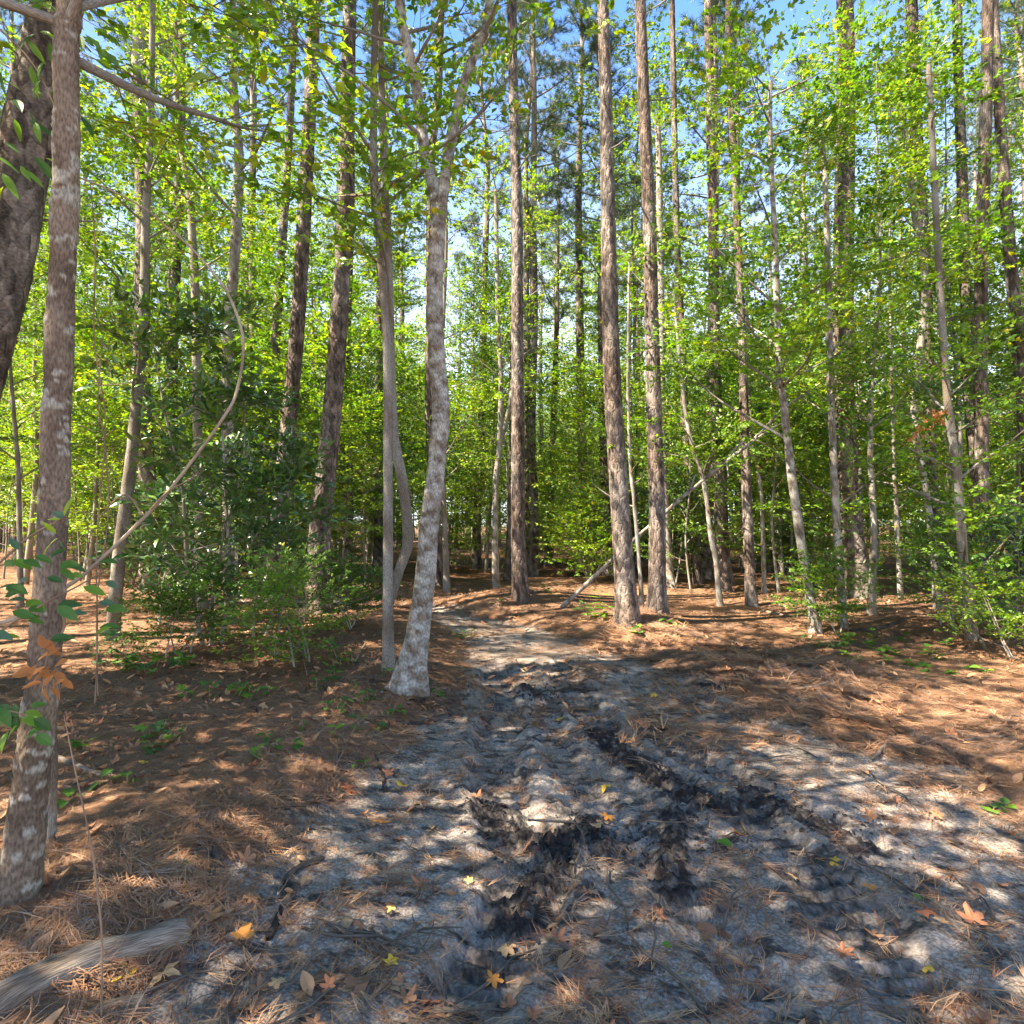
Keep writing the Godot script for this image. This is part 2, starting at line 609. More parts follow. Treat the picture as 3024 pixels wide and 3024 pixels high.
func plate_texture(size: int) -> Array:
	# bark plates: [tone of each plate with fine grain, relief]
	var e := noise_of(FastNoiseLite.TYPE_CELLULAR, 0.03, 21)
	e.cellular_return_type = FastNoiseLite.RETURN_DISTANCE2_SUB
	e.domain_warp_enabled = true
	e.domain_warp_amplitude = 9.0
	e.domain_warp_frequency = 0.03
	var v := noise_of(FastNoiseLite.TYPE_CELLULAR, 0.03, 21)
	v.cellular_return_type = FastNoiseLite.RETURN_CELL_VALUE
	v.domain_warp_enabled = true
	v.domain_warp_amplitude = 9.0
	v.domain_warp_frequency = 0.03
	var g := noise_of(FastNoiseLite.TYPE_SIMPLEX, 0.05, 22, 4)
	var half := size / 3
	var ie := e.get_seamless_image(size, half)
	var iv := v.get_seamless_image(size, half)
	ie.resize(size, size, Image.INTERPOLATE_CUBIC)
	iv.resize(size, size, Image.INTERPOLATE_NEAREST)
	var ig := g.get_seamless_image(size, size)
	ie.convert(Image.FORMAT_L8)
	iv.convert(Image.FORMAT_L8)
	ig.convert(Image.FORMAT_L8)
	var de := ie.get_data()
	var dv := iv.get_data()
	var dg := ig.get_data()
	var tone := PackedByteArray()
	var relief := PackedByteArray()
	tone.resize(size * size)
	relief.resize(size * size)
	for k in size * size:
		var edge := clampf(de[k] / 255.0 * 3.2, 0, 1)
		var gr := dg[k] / 255.0
		relief[k] = int(clampf(edge * 0.8 + 0.2 * gr, 0, 1) * 255.0)
		tone[k] = int(clampf(0.55 + 0.32 * dv[k] / 255.0 + 0.3 * (gr - 0.5), 0, 1) * 255.0)
	var out := []
	for d in [tone, relief]:
		var im := Image.create_from_data(size, size, false, Image.FORMAT_L8, d)
		im.convert(Image.FORMAT_RGB8)
		im.generate_mipmaps()
		out.append(ImageTexture.create_from_image(im))
	return out


func solid(rough: float) -> StandardMaterial3D:
	var m := StandardMaterial3D.new()
	m.vertex_color_use_as_albedo = true
	m.roughness = rough
	m.metallic_specular = 0.3
	return m


func leaf_material(rough: float, through: Color, shine := 0.5) -> StandardMaterial3D:
	var m := solid(rough)
	m.metallic_specular = shine
	m.cull_mode = BaseMaterial3D.CULL_DISABLED
	m.backlight_enabled = true
	m.backlight = through
	return m


func make_materials() -> void:
	var g_soil := grain(512, 0.05, 5, 5, 0.62, 1.12)
	var g_bump := grain(512, 0.06, 6, 5, 0.0, 1.0)
	var g_bark := grain(512, 0.045, 8, 5, 0.7, 1.15, 1)
	var ground := solid(0.95)
	ground.albedo_texture = g_soil
	ground.uv1_triplanar = true
	ground.uv1_world_triplanar = true
	ground.uv1_scale = Vector3(1.7, 1.7, 1.7)
	ground.heightmap_enabled = true
	ground.heightmap_texture = g_bump
	ground.heightmap_scale = 0.7
	M.ground = ground
	var bark := solid(0.92)
	bark.albedo_texture = g_bark
	bark.heightmap_enabled = true
	bark.heightmap_texture = g_bark
	bark.heightmap_scale = 0.7
	M.bark = bark
	var dead_wood := solid(0.9)
	dead_wood.albedo_texture = grain(512, 0.11, 9, 4, 0.6, 1.15, 6)
	dead_wood.uv1_scale = Vector3(1.0, 1.0, 1.0)
	dead_wood.heightmap_enabled = true
	dead_wood.heightmap_texture = dead_wood.albedo_texture
	dead_wood.heightmap_scale = 0.35
	M.wood = dead_wood
	var plates := solid(0.93)
	var pb := plate_texture(512)
	plates.albedo_texture = pb[0]
	plates.heightmap_enabled = true
	plates.heightmap_texture = pb[1]
	plates.heightmap_scale = 1.3
	plates.uv1_scale = Vector3(1.0, 1.0, 1.0)
	M.plates = plates
	M.leaf = leaf_material(0.42, Color(0.92, 0.98, 0.30))
	M.gloss = leaf_material(0.28, Color(0.45, 0.5, 0.12), 0.6)
	M.needle = leaf_material(0.5, Color(0.55, 0.6, 0.25))
	M.dead = leaf_material(0.75, Color(0.5, 0.32, 0.14), 0.3)
	M.litter = solid(0.8)
	M.stem = solid(0.85)


# ------------------------------------------------------------------ the scene
func _ready() -> void:
	rng.seed = 20231
	# camera
	view = Basis(Vector3.RIGHT, atan2(10.0, FOCAL))
	var cam := Camera3D.new()
	cam.name = "camera"
	cam.fov = rad_to_deg(2.0 * atan(MID / FOCAL))
	cam.near = 0.05
	cam.far = 600.0
	cam.transform = Transform3D(view, eye)
	add_child(cam)
	cam.current = true
	# sky
	var sm := ProceduralSkyMaterial.new()
	sm.sky_top_color = Color(0.095, 0.215, 0.37)
	sm.sky_horizon_color = Color(0.60, 0.62, 0.63)
	sm.sky_curve = 0.2
	sm.sky_energy_multiplier = 1.0
	sm.ground_bottom_color = Color(0.22, 0.19, 0.15)
	sm.ground_horizon_color = Color(0.45, 0.45, 0.40)
	sm.sun_angle_max = 1.0
	var sky := Sky.new()
	sky.sky_material = sm
	var env := Environment.new()
	env.background_mode = Environment.BG_SKY
	env.sky = sky
	env.tonemap_mode = Environment.TONE_MAPPER_LINEAR
	env.tonemap_exposure = 12.6
	env.sdfgi_enabled = true
	env.ssao_enabled = true
	env.ssil_enabled = true
	var we := WorldEnvironment.new()
	we.name = "world_environment"
	we.environment = env
	add_child(we)
	# sun: high on the left, a little behind the camera
	var sun := DirectionalLight3D.new()
	sun.name = "sun"
	sun.light_energy = 0.8
	sun.light_color = Color(1.0, 0.94, 0.84)
	sun.light_angular_distance = 0.5
	sun.shadow_enabled = true
	add_child(sun)
	var to_sun := Vector3(-0.64, 1.0, 0.24).normalized()
	sun.transform = Transform3D(Basis.looking_at(-to_sun, Vector3.UP), to_sun * 40.0)

	n_low = noise_of(FastNoiseLite.TYPE_SIMPLEX, 0.22, 11, 2)
	n_mid = noise_of(FastNoiseLite.TYPE_SIMPLEX, 1.0, 12, 2)
	n_fine = noise_of(FastNoiseLite.TYPE_SIMPLEX, 1.0, 13, 2)
	n_cell = noise_of(FastNoiseLite.TYPE_CELLULAR, 1.0, 14)
	n_cell.cellular_return_type = FastNoiseLite.RETURN_DISTANCE2_SUB
	n_cellv = noise_of(FastNoiseLite.TYPE_CELLULAR, 1.0, 14)
	n_cellv.cellular_return_type = FastNoiseLite.RETURN_CELL_VALUE
	make_materials()
	build_ground()
	make_kits()
	build_named_trees()
	build_wood()
	build_shrubs()
	build_litter()
	build_debris()
	build_seedlings()


func lines(lo: float, dense_lo: float, dense_hi: float, hi: float, fine: float, mid_lo: float, mid_hi: float, mid: float) -> PackedFloat32Array:
	# grid lines: FINE between dense_lo and dense_hi, MID out to mid_lo and mid_hi, then ever wider
	var up := []
	var x := dense_lo
	while x < dense_hi:
		up.append(x)
		x += fine
	while x < mid_hi:
		up.append(x)
		x += mid
	var st := mid
	while x < hi:
		up.append(x)
		st *= 1.16
		x += st
	up.append(hi)
	x = dense_lo - mid
	while x > mid_lo:
		up.push_front(x)
		x -= mid
	st = mid
	while x > lo:
		up.push_front(x)
		st *= 1.16
		x -= st
	up.push_front(lo)
	return PackedFloat32Array(up)


func build_ground() -> void:
	var xs := lines(-160, -1.5, 2.4, 160, 0.0165, -4.6, 6.5, 0.05)
	var zs := lines(-60, 1.7, 5.2, 220, 0.0125, 1.5, 13.0, 0.045)
	var s := Soup.new()
	var cols := xs.size()
	var rows := zs.size()
	s.v.resize(cols * rows)
	s.c.resize(cols * rows)
	var k := 0
	for i in rows:
		var z := -zs[i]
		for j in cols:
			var x := xs[j]
			var m := path_mask(x, z)
			var h := height_soft(x, z, m)
			var a := n_mid.get_noise_2d(x * 0.9 + 30.0, z * 0.9)
			var near := absf(x) < 9.0 and z > -16.0
			var muck := 0.0
			if near:
				var r := rut_at(x, z)
				h += r.x
				muck = r.y
				var b := n_mid.get_noise_2d(x * 3.5, z * 3.5 + 9.0)
				var c := n_fine.get_noise_2d(x * 11.0, z * 11.0)
				var d := n_fine.get_noise_2d(x * 27.0 + 5.0, z * 27.0)
				h += 0.004 * b + (0.003 * c + 0.0045 * d) * (0.7 + 1.3 * muck)
				# what the ground is made of here
				var e := n_fine.get_noise_2d(x * 4.0 + 70.0, z * 9.0)
				var sand := Color(0.325, 0.272, 0.23).lerp(Color(0.46, 0.395, 0.345), smoothstep(0.0, 0.5, a + 0.45 * c + 0.25 * d))
				sand = sand.lerp(Color(0.10, 0.088, 0.08), smoothstep(0.02, 0.34, b * 0.45 + 0.5 * e + 0.35 * d - 0.05))
				sand = sand.lerp(Color(0.036, 0.031, 0.029), clampf(muck * (0.95 + 0.6 * c + 0.4 * d), 0, 1))
				var duff := Color(0.27, 0.145, 0.085).lerp(Color(0.095, 0.056, 0.039), smoothstep(-0.15, 0.35, 0.6 * b + 0.5 * d + 0.4 * c))
				duff = duff.lerp(Color(0.34, 0.215, 0.145), smoothstep(0.2, 0.5, e - 0.3 * d))
				h += (1.0 - m) * (0.02 * maxf(c, -0.1) + 0.012 * d)
				var far := 0.5 * smoothstep(4.5, 7.5, -z)
				var share := smoothstep(0.30 + 0.14 * far, 0.66 + 0.2 * far, m * (1.05 - 0.2 * far) + (0.3 + 0.12 * far) * b + 0.2 * c + 0.15 * e + 0.3 * muck)
				s.c[k] = duff.lerp(sand, share)
			else:
				var b := n_mid.get_noise_2d(x * 1.5, z * 1.5)
				s.c[k] = Color(0.19, 0.098, 0.052).lerp(Color(0.11, 0.062, 0.036), smoothstep(-0.3, 0.4, b + a)).lerp(Color(0.33, 0.29, 0.26), m * 0.7)
			s.v[k] = Vector3(x, h, z)
			k += 1
	sheet(s, cols, rows, false, 0)
	var o := MeshInstance3D.new()
	o.name = "ground"
	o.mesh = s.mesh()
	o.material_override = M.ground
	o.set_meta("kind", "structure")
	o.set_meta("label", "sandy trail with dark rutted mud and pine litter on both sides")
	add_child(o)


# ------------------------------------------------------------------ kits shared by many plants
var kit := {}


func make_kits() -> void:
	var w := Color.WHITE
	var oval := [leaf_oval(0.55, 0.25, 0.15, 3, w), leaf_oval(0.48, -0.1, 0.3, 3, w), leaf_oval(0.6, 0.4, 0.05, 3, w)]
	var small := [leaf_oval(0.55, 0.3, 0.1, 2, w), leaf_oval(0.6, 0.1, 0.25, 2, w)]
	var lobed := [leaf_lobed(5, 0.45, -0.25, 1.0, w), leaf_lobed(5, 0.5, 0.2, 2.7, w), leaf_lobed(3, 0.55, -0.2, 4.0, w)]
	var lance := [leaf_oval(0.34, 0.3, 0.2, 3, w), leaf_oval(0.30, 0.15, 0.4, 3, w)]
	kit.oval = oval
	kit.lobed = lobed
	kit.lance = lance
	var green := [Color(0.165, 0.30, 0.05), Color(0.21, 0.35, 0.055), Color(0.125, 0.25, 0.045), Color(0.26, 0.38, 0.06)]
	var yellow := [Color(0.28, 0.40, 0.055), Color(0.36, 0.45, 0.055), Color(0.22, 0.36, 0.055), Color(0.46, 0.46, 0.06)]
	var deep := [Color(0.085, 0.18, 0.028), Color(0.11, 0.21, 0.035), Color(0.07, 0.15, 0.03)]
	var dark := [Color(0.055, 0.12, 0.034), Color(0.075, 0.155, 0.04), Color(0.11, 0.20, 0.045)]
	var gold := [Color(0.55, 0.45, 0.03), Color(0.6, 0.38, 0.03)]
	kit.green = []
	kit.yellow = []
	kit.deep = []
	kit.star = []
	kit.bay = []
	kit.fine = []
	kit.far_green = []
	kit.far_yellow = []
	for k in 4:
		kit.green.append(spray(small, green + [green[0], gold[0]] if k == 0 else green, 56, 0.85, 0.074, rr(0.0, 0.35)))
		kit.yellow.append(spray(small, yellow, 56, 0.85, 0.074, rr(0.0, 0.35)))
		kit.deep.append(spray(small, deep, 56, 0.8, 0.074, rr(0.0, 0.35)))
		kit.star.append(spray(lobed, green + yellow, 22, 0.85, 0.10, rr(0.1, 0.4)))
		kit.far_green.append(spray(small, green + deep, 52, 1.0, 0.088, rr(0.0, 0.4)))
		kit.far_yellow.append(spray(small, yellow + green, 52, 1.0, 0.088, rr(0.0, 0.4)))
		kit.bay.append(spray(lance, dark, 24, 0.5, 0.15, rr(-0.2, 0.2), true))
		kit.fine.append(spray(small, green + yellow, 54, 0.95, 0.078, rr(0.0, 0.4)))
	var pine := [Color(0.060, 0.105, 0.040), Color(0.085, 0.135, 0.045), Color(0.11, 0.15, 0.05), Color(0.055, 0.095, 0.045)]
	var tk := [needle_tuft(46, 0.19, pine), needle_tuft(46, 0.20, pine), needle_tuft(40, 0.18, pine)]
	kit.tuft = tk
	kit.pine = []
	for k in 3:
		kit.pine.append(pine_top(7.5 + k * 0.8, 32 + k * 3, 26, tk))
	# whole trees for the wood behind: [wood mesh, leaf mesh]
	kit.tree = []
	var mixes := [kit.fine, kit.far_green, kit.fine + kit.far_yellow, kit.far_green + kit.far_yellow, kit.far_green, kit.far_yellow]
	for k in 6:
		var tall: float = [8.5, 10.5, 12.0, 9.5, 11.0, 13.0][k]
		var r0: float = [0.045, 0.06, 0.075, 0.05, 0.055, 0.08][k]
		var stem := [Vector3.ZERO]
		var rad := [r0 * 1.2]
		var q := Vector3.ZERO
		var lean := Vector3(rr(-0.07, 0.07), 1, rr(-0.07, 0.07))
		for j in 7:
			q += (lean + Vector3(rr(-0.07, 0.07), 0, rr(-0.07, 0.07))) * tall / 7.0
			stem.append(q)
			rad.append(r0 * (1.0 - 0.13 * (j + 1)))
		var wood := Soup.new()
		var leaf := Soup.new()
		tube(wood, stem, rad, 9, 0.25, "grey" if k % 2 else "pale", k * 7.0)
		leafy(stem, rad, [0.14, 0.25, 0.3, 0.2, 0.1, 0.32][k], [26, 26, 28, 26, 30, 28][k], [1.8, 2.1, 2.4, 1.9, 1.8, 2.5][k], mixes[k], 8, 0.25, wood, leaf, "grey", true)
		kit.tree.append([wood.mesh(), leaf.mesh()])
	kit.sapling = []
	for k in 4:
		var tall: float = [2.6, 3.6, 4.6, 5.6][k]
		var stem := [Vector3.ZERO]
		var rad := [0.022 + 0.004 * k]
		var q := Vector3.ZERO
		for j in 4:
			q += Vector3(rr(-0.12, 0.12), 1, rr(-0.12, 0.12)) * tall / 4.0
			stem.append(q)
			rad.append((0.02 + 0.004 * k) * (1.0 - 0.22 * (j + 1)))
		var wood := Soup.new()
		var leaf := Soup.new()
		tube(wood, stem, rad, 6, 0.3, "grey", k * 3.0)
		leafy(stem, rad, 0.15, 15 + k * 2, 1.2 + 0.1 * k, [kit.far_green, kit.fine, kit.far_yellow, kit.far_green][k], 6, 0.15, wood, leaf, "grey", true)
		kit.sapling.append([wood.mesh(), leaf.mesh()])
	kit.bayshrub = []
	for k in 2:
		var wood := Soup.new()
		var leaf := Soup.new()
		for j in 4:
			var stem := [Vector3.ZERO]
			var rad := [0.02, 0.016, 0.012, 0.006]
			var q := Vector3.ZERO
			var ln := Vector3(rr(-0.4, 0.4), 1, rr(-0.4, 0.4))
			for i in 3:
				q += (ln + Vector3(rr(-0.15, 0.15), 0, rr(-0.15, 0.15))) * (1.5 + k * 0.9) / 3.0
				stem.append(q)
			tube(wood, stem, rad, 5, 0.3, "grey", j)
			leafy(stem, rad, 0.1, 9, 0.7, kit.bay, 4, 0.2, wood, leaf, "grey", true)
		kit.bayshrub.append([wood.mesh(), leaf.mesh()])


# ------------------------------------------------------------------ the trees one can tell apart
func traced(base: Vector3, rows: Array, depth: float) -> Array:
	# [points relative to base, radii] of a trunk from [x, y, width] rows of its outline at its own distance
	var pts := [Vector3.ZERO]
	var rad := [rows[0][2] * 0.5 * depth / FOCAL]
	for k in range(1, rows.size()):
		pts.append(at(rows[k][0], rows[k][1], depth) - base)
		rad.append(rows[k][2] * 0.5 * depth / FOCAL)
	return [pts, rad]


func extend(pr: Array, tall: float, thin: float) -> void:
	# carry a stem on above the frame to its real height
	var p: Array = pr[0]
	var r: Array = pr[1]
	var dir: Vector3 = (p[-1] - p[-2]).normalized()
	dir = (dir + Vector3.UP * 1.2).normalized()
	while p[-1].y < tall:
		p.append(p[-1] + (dir + Vector3(rr(-0.04, 0.04), 0, rr(-0.04, 0.04))) * minf(2.5, tall - p[-1].y + 0.2))
		r.append(r[-1] * thin)


func base_of(row: Array, depth: float) -> Vector3:
	if depth <= 0.0:
		return ground_at(row[0], row[1])
	var p := at(row[0], row[1], depth)
	p.y = height(p.x, p.z)
	return p


func pine_tree(label: String, depth: float, rows: Array, sides: int, step: float, seed_v: int, top := 13.5, flare := 0.35) -> Node3D:
	var base := base_of(rows[0], depth)
	var d := -base.z
	var pr := traced(base, rows, d)
	extend(pr, top, 0.93)
	var o := thing("pine_tree", base - Vector3(0, 0.03, 0), label, "pine tree")
	part(o, "trunk", tube_mesh(pr[0], pr[1], sides, step, "pine", seed_v * 17.0, flare), M.plates)
	var k: Array = kit.pine[seed_v % 3]
	var sc: float = clampf(pr[1][-1] / 0.10, 0.8, 1.5)
	var t := Transform3D(Basis(Vector3.UP, seed_v * 1.3).scaled(Vector3(sc, 1, sc)), pr[0][-1] - Vector3(0, 0.05, 0))
	part(o, "crown_wood", k[0], M.bark, t)
	part(o, "crown", k[1], M.needle, t).set_meta("kind", "stuff")
	# a few dead stubs on the bare bole
	for j in 5:
		var f: float = rr(0.35, 0.95) * (pr[0].size() - 1)
		var a := spline(pr[0], f)
		var th := rr(0, TAU)
		var ln := rr(0.12, 0.55)
		var e := a + Vector3(cos(th), rr(0.0, 0.4), sin(th)) * (ln + 0.1)
		part(o, "dead_branch", tube_mesh([a, (a + e) * 0.5 + Vector3(0, -0.02, 0), e], [0.016, 0.012, 0.006], 5, 0.15, "grey", j), M.bark)
	return o


func hardwood(called: String, label: String, category: String, depth: float, rows: Array, o2 := {}) -> Node3D:
	var base := base_of(rows[0], depth)
	var d := -base.z
	var pr := traced(base, rows, d)
	extend(pr, o2.get("tall", 9.0), 0.8)
	var o := thing(called, base - Vector3(0, 0.03, 0), label, category)
	var bark: String = o2.get("bark", "grey")
	part(o, "trunk", tube_mesh(pr[0], pr[1], o2.get("sides", 12), o2.get("step", 0.12), bark, rows[0][0], o2.get("flare", 0.25)), M.bark)
	var stems := [pr]
	for l in o2.get("limbs", []):
		var p := []
		var r := []
		for q in l:
			p.append(at(q[0], q[1], d + (q[3] if q.size() > 3 else 0.0)) - base)
			r.append(q[2] * 0.5 * d / FOCAL)
		var pl := [p, r]
		extend(pl, o2.get("tall", 9.0), 0.75)
		part(o, "limb", tube_mesh(p, r, o2.get("sides", 12), o2.get("step", 0.12), bark, rows[0][0] + 5.0), M.bark)
		stems.append(pl)
	var leaf := Soup.new()
	for st in stems:
		for m in leafy(st[0], st[1], o2.get("from", 0.4), o2.get("count", 9), o2.get("reach", 1.5), o2.get("sprays", kit.green), o2.get("per", 5), o2.get("lift", 0.2), null, leaf, "grey"):
			part(o, "branch", m, M.bark)
	part(o, "crown", leaf.mesh(), M.leaf).set_meta("kind", "stuff")
	return o


func build_named_trees() -> void:
	# pines: rows are [x, y, width] down to up
	pine_tree("thick rough-barked pine trunk leaning in at the picture's left edge", 5.2, [[-90, 680, 54], [-75, 600, 50], [-45, 450, 48], [-16, 340, 46], [4, 265, 45], [20, 177, 44], [37, 88, 42], [58, 0, 41], [75, -70, 40]], 40, 0.05, 1, 11.0, 0.1)
	pine_tree("tall grey pine leaning right behind the dark evergreen bush", 10.6, [[272, 605, 18.4], [277, 540, 16.8], [284, 470, 15.2], [297, 330, 13.6], [306, 180, 12.8], [312, 60, 12.0], [315, -10, 11.2]], 28, 0.06, 2)
	pine_tree("thick dark-barked pine behind the light green shrub", 10.2, [[320, 618, 23.8], [320, 530, 21.1], [331, 424, 18.5], [339, 318, 16.7], [345, 212, 15.0], [347, 106, 14.1], [350, -10, 12.3]], 32, 0.05, 3)
	pine_tree("straight pine on the needle mound at the bend of the trail", -1, [[521, 599, 17.2], [519, 560, 14.4], [518, 500, 13.3], [518, 424, 12.5], [517, 318, 11.7], [517, 212, 10.5], [514, 106, 9.4], [511, -10, 7.8]], 32, 0.05, 4)
	pine_tree("nearer of the two tall pines beside the leaning pole, sunlit along its left side", -1, [[628, 623, 23.5], [625, 580, 20.0], [620, 503, 18.3], [612, 371, 16.5], [608, 212, 13.9], [606, 106, 12.2], [603, -10, 10.4]], 36, 0.045, 5)
	pine_tree("slimmer dark pine just behind the near tall pine", -1, [[656, 616, 18], [657, 570, 16], [657, 503, 15.5], [653, 371, 14], [649, 212, 12.5], [644, 106, 11.5], [640, -10, 10]], 28, 0.06, 6)
	pine_tree("pine with dark base standing behind the raised end of the leaning pole", -1, [[724, 593, 15.3], [722, 550, 13.6], [720, 477, 12.3], [715, 371, 11.0], [713, 212, 9.8], [710, 106, 8.9], [708, -10, 7.6]], 26, 0.06, 7)
	pine_tree("thin young pine between the leaning pole and the pale leaning hardwood", -1, [[752, 607, 11.4], [750, 570, 9.7], [746, 477, 8.8], [743, 371, 7.9], [739, 265, 7.0], [734, 159, 6.2], [729, 53, 5.3], [728, -10, 4.8]], 20, 0.07, 8, 12.0)
	pine_tree("very thick old pine with flared base amid the foliage", 12.6, [[858, 600, 30], [855, 570, 25], [848, 503, 21], [843, 397, 20], [843, 290, 18.5], [845, 160, 17.5], [846, 60, 16], [845, -10, 15]], 36, 0.05, 9, 14.5, 0.5)
	pine_tree("pine trunk half hidden by leaves behind the bent slim hardwood", 14.2, [[938, 600, 11.0], [937, 535, 10.2], [930, 447, 10.2], [925, 265, 11.0], [920, 194, 11.0], [915, 106, 11.0], [911, -10, 10.2]], 22, 0.08, 10)
	pine_tree("straight grey pine deep in the foliage near the right edge", 13.6, [[985, 600, 10.8], [984, 540, 10.8], [977, 480, 9.9], [968, 380, 9.9], [966, 300, 9.9], [962, 177, 9.0], [958, 60, 8.1], [957, -10, 8.1]], 22, 0.08, 11)
	pine_tree("pine trunk at the picture's right edge, leaning slightly inward", 12.0, [[1034, 610, 11.9], [1030, 500, 11.0], [1022, 380, 11.0], [1015, 309, 10.2], [1008, 230, 10.2], [1003, 159, 9.3], [996, 50, 8.5], [993, -10, 7.6]], 22, 0.08, 12)
	pine_tree("dark pine directly behind the pale forked tree", -1, [[438, 586, 13.5], [436, 550, 10.8], [435, 500, 9.9], [430, 412, 9.0], [430, 300, 8.1], [431, 160, 7.2], [438, 100, 7.2], [441, 0, 6.3]], 20, 0.09, 13, 14.0)
	pine_tree("slender pine hugging the left side of the straight mound pine", 16.5, [[508, 580, 10], [510, 545, 8], [512, 480, 7], [513, 380, 7], [514, 250, 6], [514, -5, 5]], 16, 0.1, 14, 15.0)
	pine_tree("slim light pine left of the tall grey leaning pine", 15.5, [[262, 590, 11], [266, 480, 10], [274, 360, 9], [281, 265, 8], [290, 120, 7], [295, -5, 6]], 18, 0.1, 15, 14.0)
	pine_tree("black-looking pine in the shade right of the leaning pole's foot", 16.0, [[698, 575, 9], [694, 540, 8], [688, 465, 7.5], [682, 350, 7], [676, 200, 6], [672, -5, 5]], 18, 0.1, 16, 15.0)

	# hardwoods
	hardwood("lichen_tree", "near brown trunk blotched with pale lichen at the left", "tree", -1, [[17, 902, 36], [28, 800, 32], [42, 680, 28.5], [51, 560, 26], [56, 430, 25], [61, 300, 23.5], [66, 160, 22.5], [67, 30, 21.5], [68, -60, 20]],
		{"bark": "lichen", "sides": 56, "step": 0.013, "tall": 8.5, "from": 0.66, "count": 12, "reach": 1.9, "sprays": kit.green + kit.yellow, "per": 7, "flare": 0.12})
	hardwood("forked_tree", "pale grey forked hardwood with crooked trunk beside the trail", "tree", -1, [[405, 691, 29], [411, 660, 24], [416, 636, 21], [424, 583, 19.5], [430, 519, 18.5], [437, 456, 17.5], [441, 413, 17.5], [437, 360, 17], [435, 297, 16], [437, 233, 15.5], [438, 204, 15], [428, 160, 11], [424, 143, 10.5], [416, 80, 10], [405, 32, 10], [400, -10, 9]],
		{"bark": "pale", "sides": 44, "step": 0.025, "tall": 11.0, "from": 0.62, "count": 12, "reach": 1.7, "sprays": kit.fine + kit.green, "flare": 0.75,
		"limbs": [[[438, 212, 13], [446, 170, 11.5], [450, 143, 11], [461, 90, 10], [477, 42, 9], [490, -6, 8]]]})
	var fork: Node3D = get_node("forked_tree")
	var fb := fork.position
	for rt in [[[403, 688, 17], [388, 690, 10], [376, 697, 6], [362, 703, 3]], [[407, 689, 13], [424, 689, 7], [436, 692, 5.5], [446, 689, 3]], [[405, 692, 12], [398, 700, 7], [386, 712, 4]]]:
		var rp := []
		var rd := []
		for q in rt:
			var gq := ground_at(q[0], q[1])
			rp.append(gq - fb + Vector3(0, q[2] * 0.12 * -gq.z / FOCAL + (0.07 if rp.is_empty() else 0.0), 0))
			rd.append(q[2] * 0.5 * -gq.z / FOCAL)
		part(fork, "root", tube_mesh(rp, rd, 14, 0.03, "pale", rt[0][0]), M.bark)
	hardwood("hardwood_tree", "slim grey-brown twin-stemmed hardwood left of the pale forked tree", "tree", -1, [[389, 674, 13], [388, 620, 10.5], [388, 580, 10], [388, 480, 9.5], [387, 345, 8.5], [380, 240, 8.5], [374, 160, 7.5], [376, -5, 6]],
		{"sides": 20, "step": 0.05, "tall": 10.0, "from": 0.5, "count": 10, "reach": 1.4, "sprays": kit.fine + kit.green, "limbs": [[[389, 600, 9.5], [399, 568, 10, 0.25], [408, 536, 11.5, 0.35], [403, 482, 11, 0.4], [394, 430, 10, 0.4], [391, 359, 9, 0.4], [388, 250, 9, 0.4], [384, 160, 8, 0.4], [380, -5, 6, 0.4]]]})
	hardwood("hardwood_tree", "pale slim hardwood leaning left beyond the trail's right side", "tree", -1, [[816, 634, 12.5], [813, 610, 9.2], [806, 572, 8.8], [792, 477, 8.2], [783, 397, 7], [779, 371, 6.6], [776, 265, 5.6], [770, 130, 4.5]],
		{"bark": "pale", "sides": 20, "step": 0.05, "tall": 8.0, "from": 0.42, "count": 22, "reach": 2.2, "sprays": kit.star + kit.green, "per": 9, "flare": 0.4})
	hardwood("hardwood_tree", "thin whitish stem wrapped in leaves in front of the very thick pine", "tree", 9.2, [[844, 624, 8], [838, 545, 7.5], [833, 450, 7], [830, 360, 6.5], [826, 200, 5.5]],
		{"bark": "pale", "sides": 14, "step": 0.08, "tall": 7.5, "from": 0.1, "count": 17, "reach": 1.1, "sprays": kit.green + kit.deep, "per": 5})
	hardwood("hardwood_tree", "slim tan hardwood with a bent upper trunk amid right-hand foliage", "tree", 11.2, [[938, 606, 8], [934, 553, 7], [929, 509, 6.5], [920, 456, 6.5], [914, 412, 6.5], [922, 330, 7], [925, 280, 7], [915, 215, 6.5], [902, 106, 5.5]],
		{"bark": "pale", "sides": 14, "step": 0.08, "tall": 9.5, "from": 0.3, "count": 14, "reach": 1.6, "sprays": kit.star + kit.green, "per": 6})
	hardwood("hardwood_tree", "grey hardwood growing from low greenery near the right edge", "tree", -1, [[972, 642, 11], [968, 590, 9.5], [964, 571, 9], [959, 500, 8.5], [953, 447, 8], [946, 380, 7], [938, 250, 6]],
		{"sides": 16, "step": 0.06, "tall": 7.5, "from": 0.2, "count": 18, "reach": 1.5, "sprays": kit.deep + kit.green, "per": 6})
	hardwood("hardwood_tree", "brown leaning hardwood between the lichen trunk and dark evergreen bush", "tree", -1, [[112, 641, 12], [119, 556, 12], [132, 450, 11], [143, 318, 9], [146, 212, 7.5], [151, 110, 6]],
		{"sides": 18, "step": 0.06, "tall": 8.5, "from": 0.35, "count": 15, "reach": 1.8, "sprays": kit.yellow + kit.green, "per": 6})
	hardwood("hardwood_tree", "crooked grey hardwood rising out of the dark evergreen bush", "tree", 9.0, [[231, 640, 12], [229, 560, 11], [228, 430, 11], [228, 336, 10.5], [234, 265, 10], [237, 212, 10], [239, 150, 9], [235, 106, 8], [232, 30, 7], [232, -8, 6]],
		{"bark": "pale", "sides": 18, "step": 0.06, "tall": 10.0, "from": 0.45, "count": 13, "reach": 2.0, "sprays": kit.yellow + kit.fine, "per": 6})
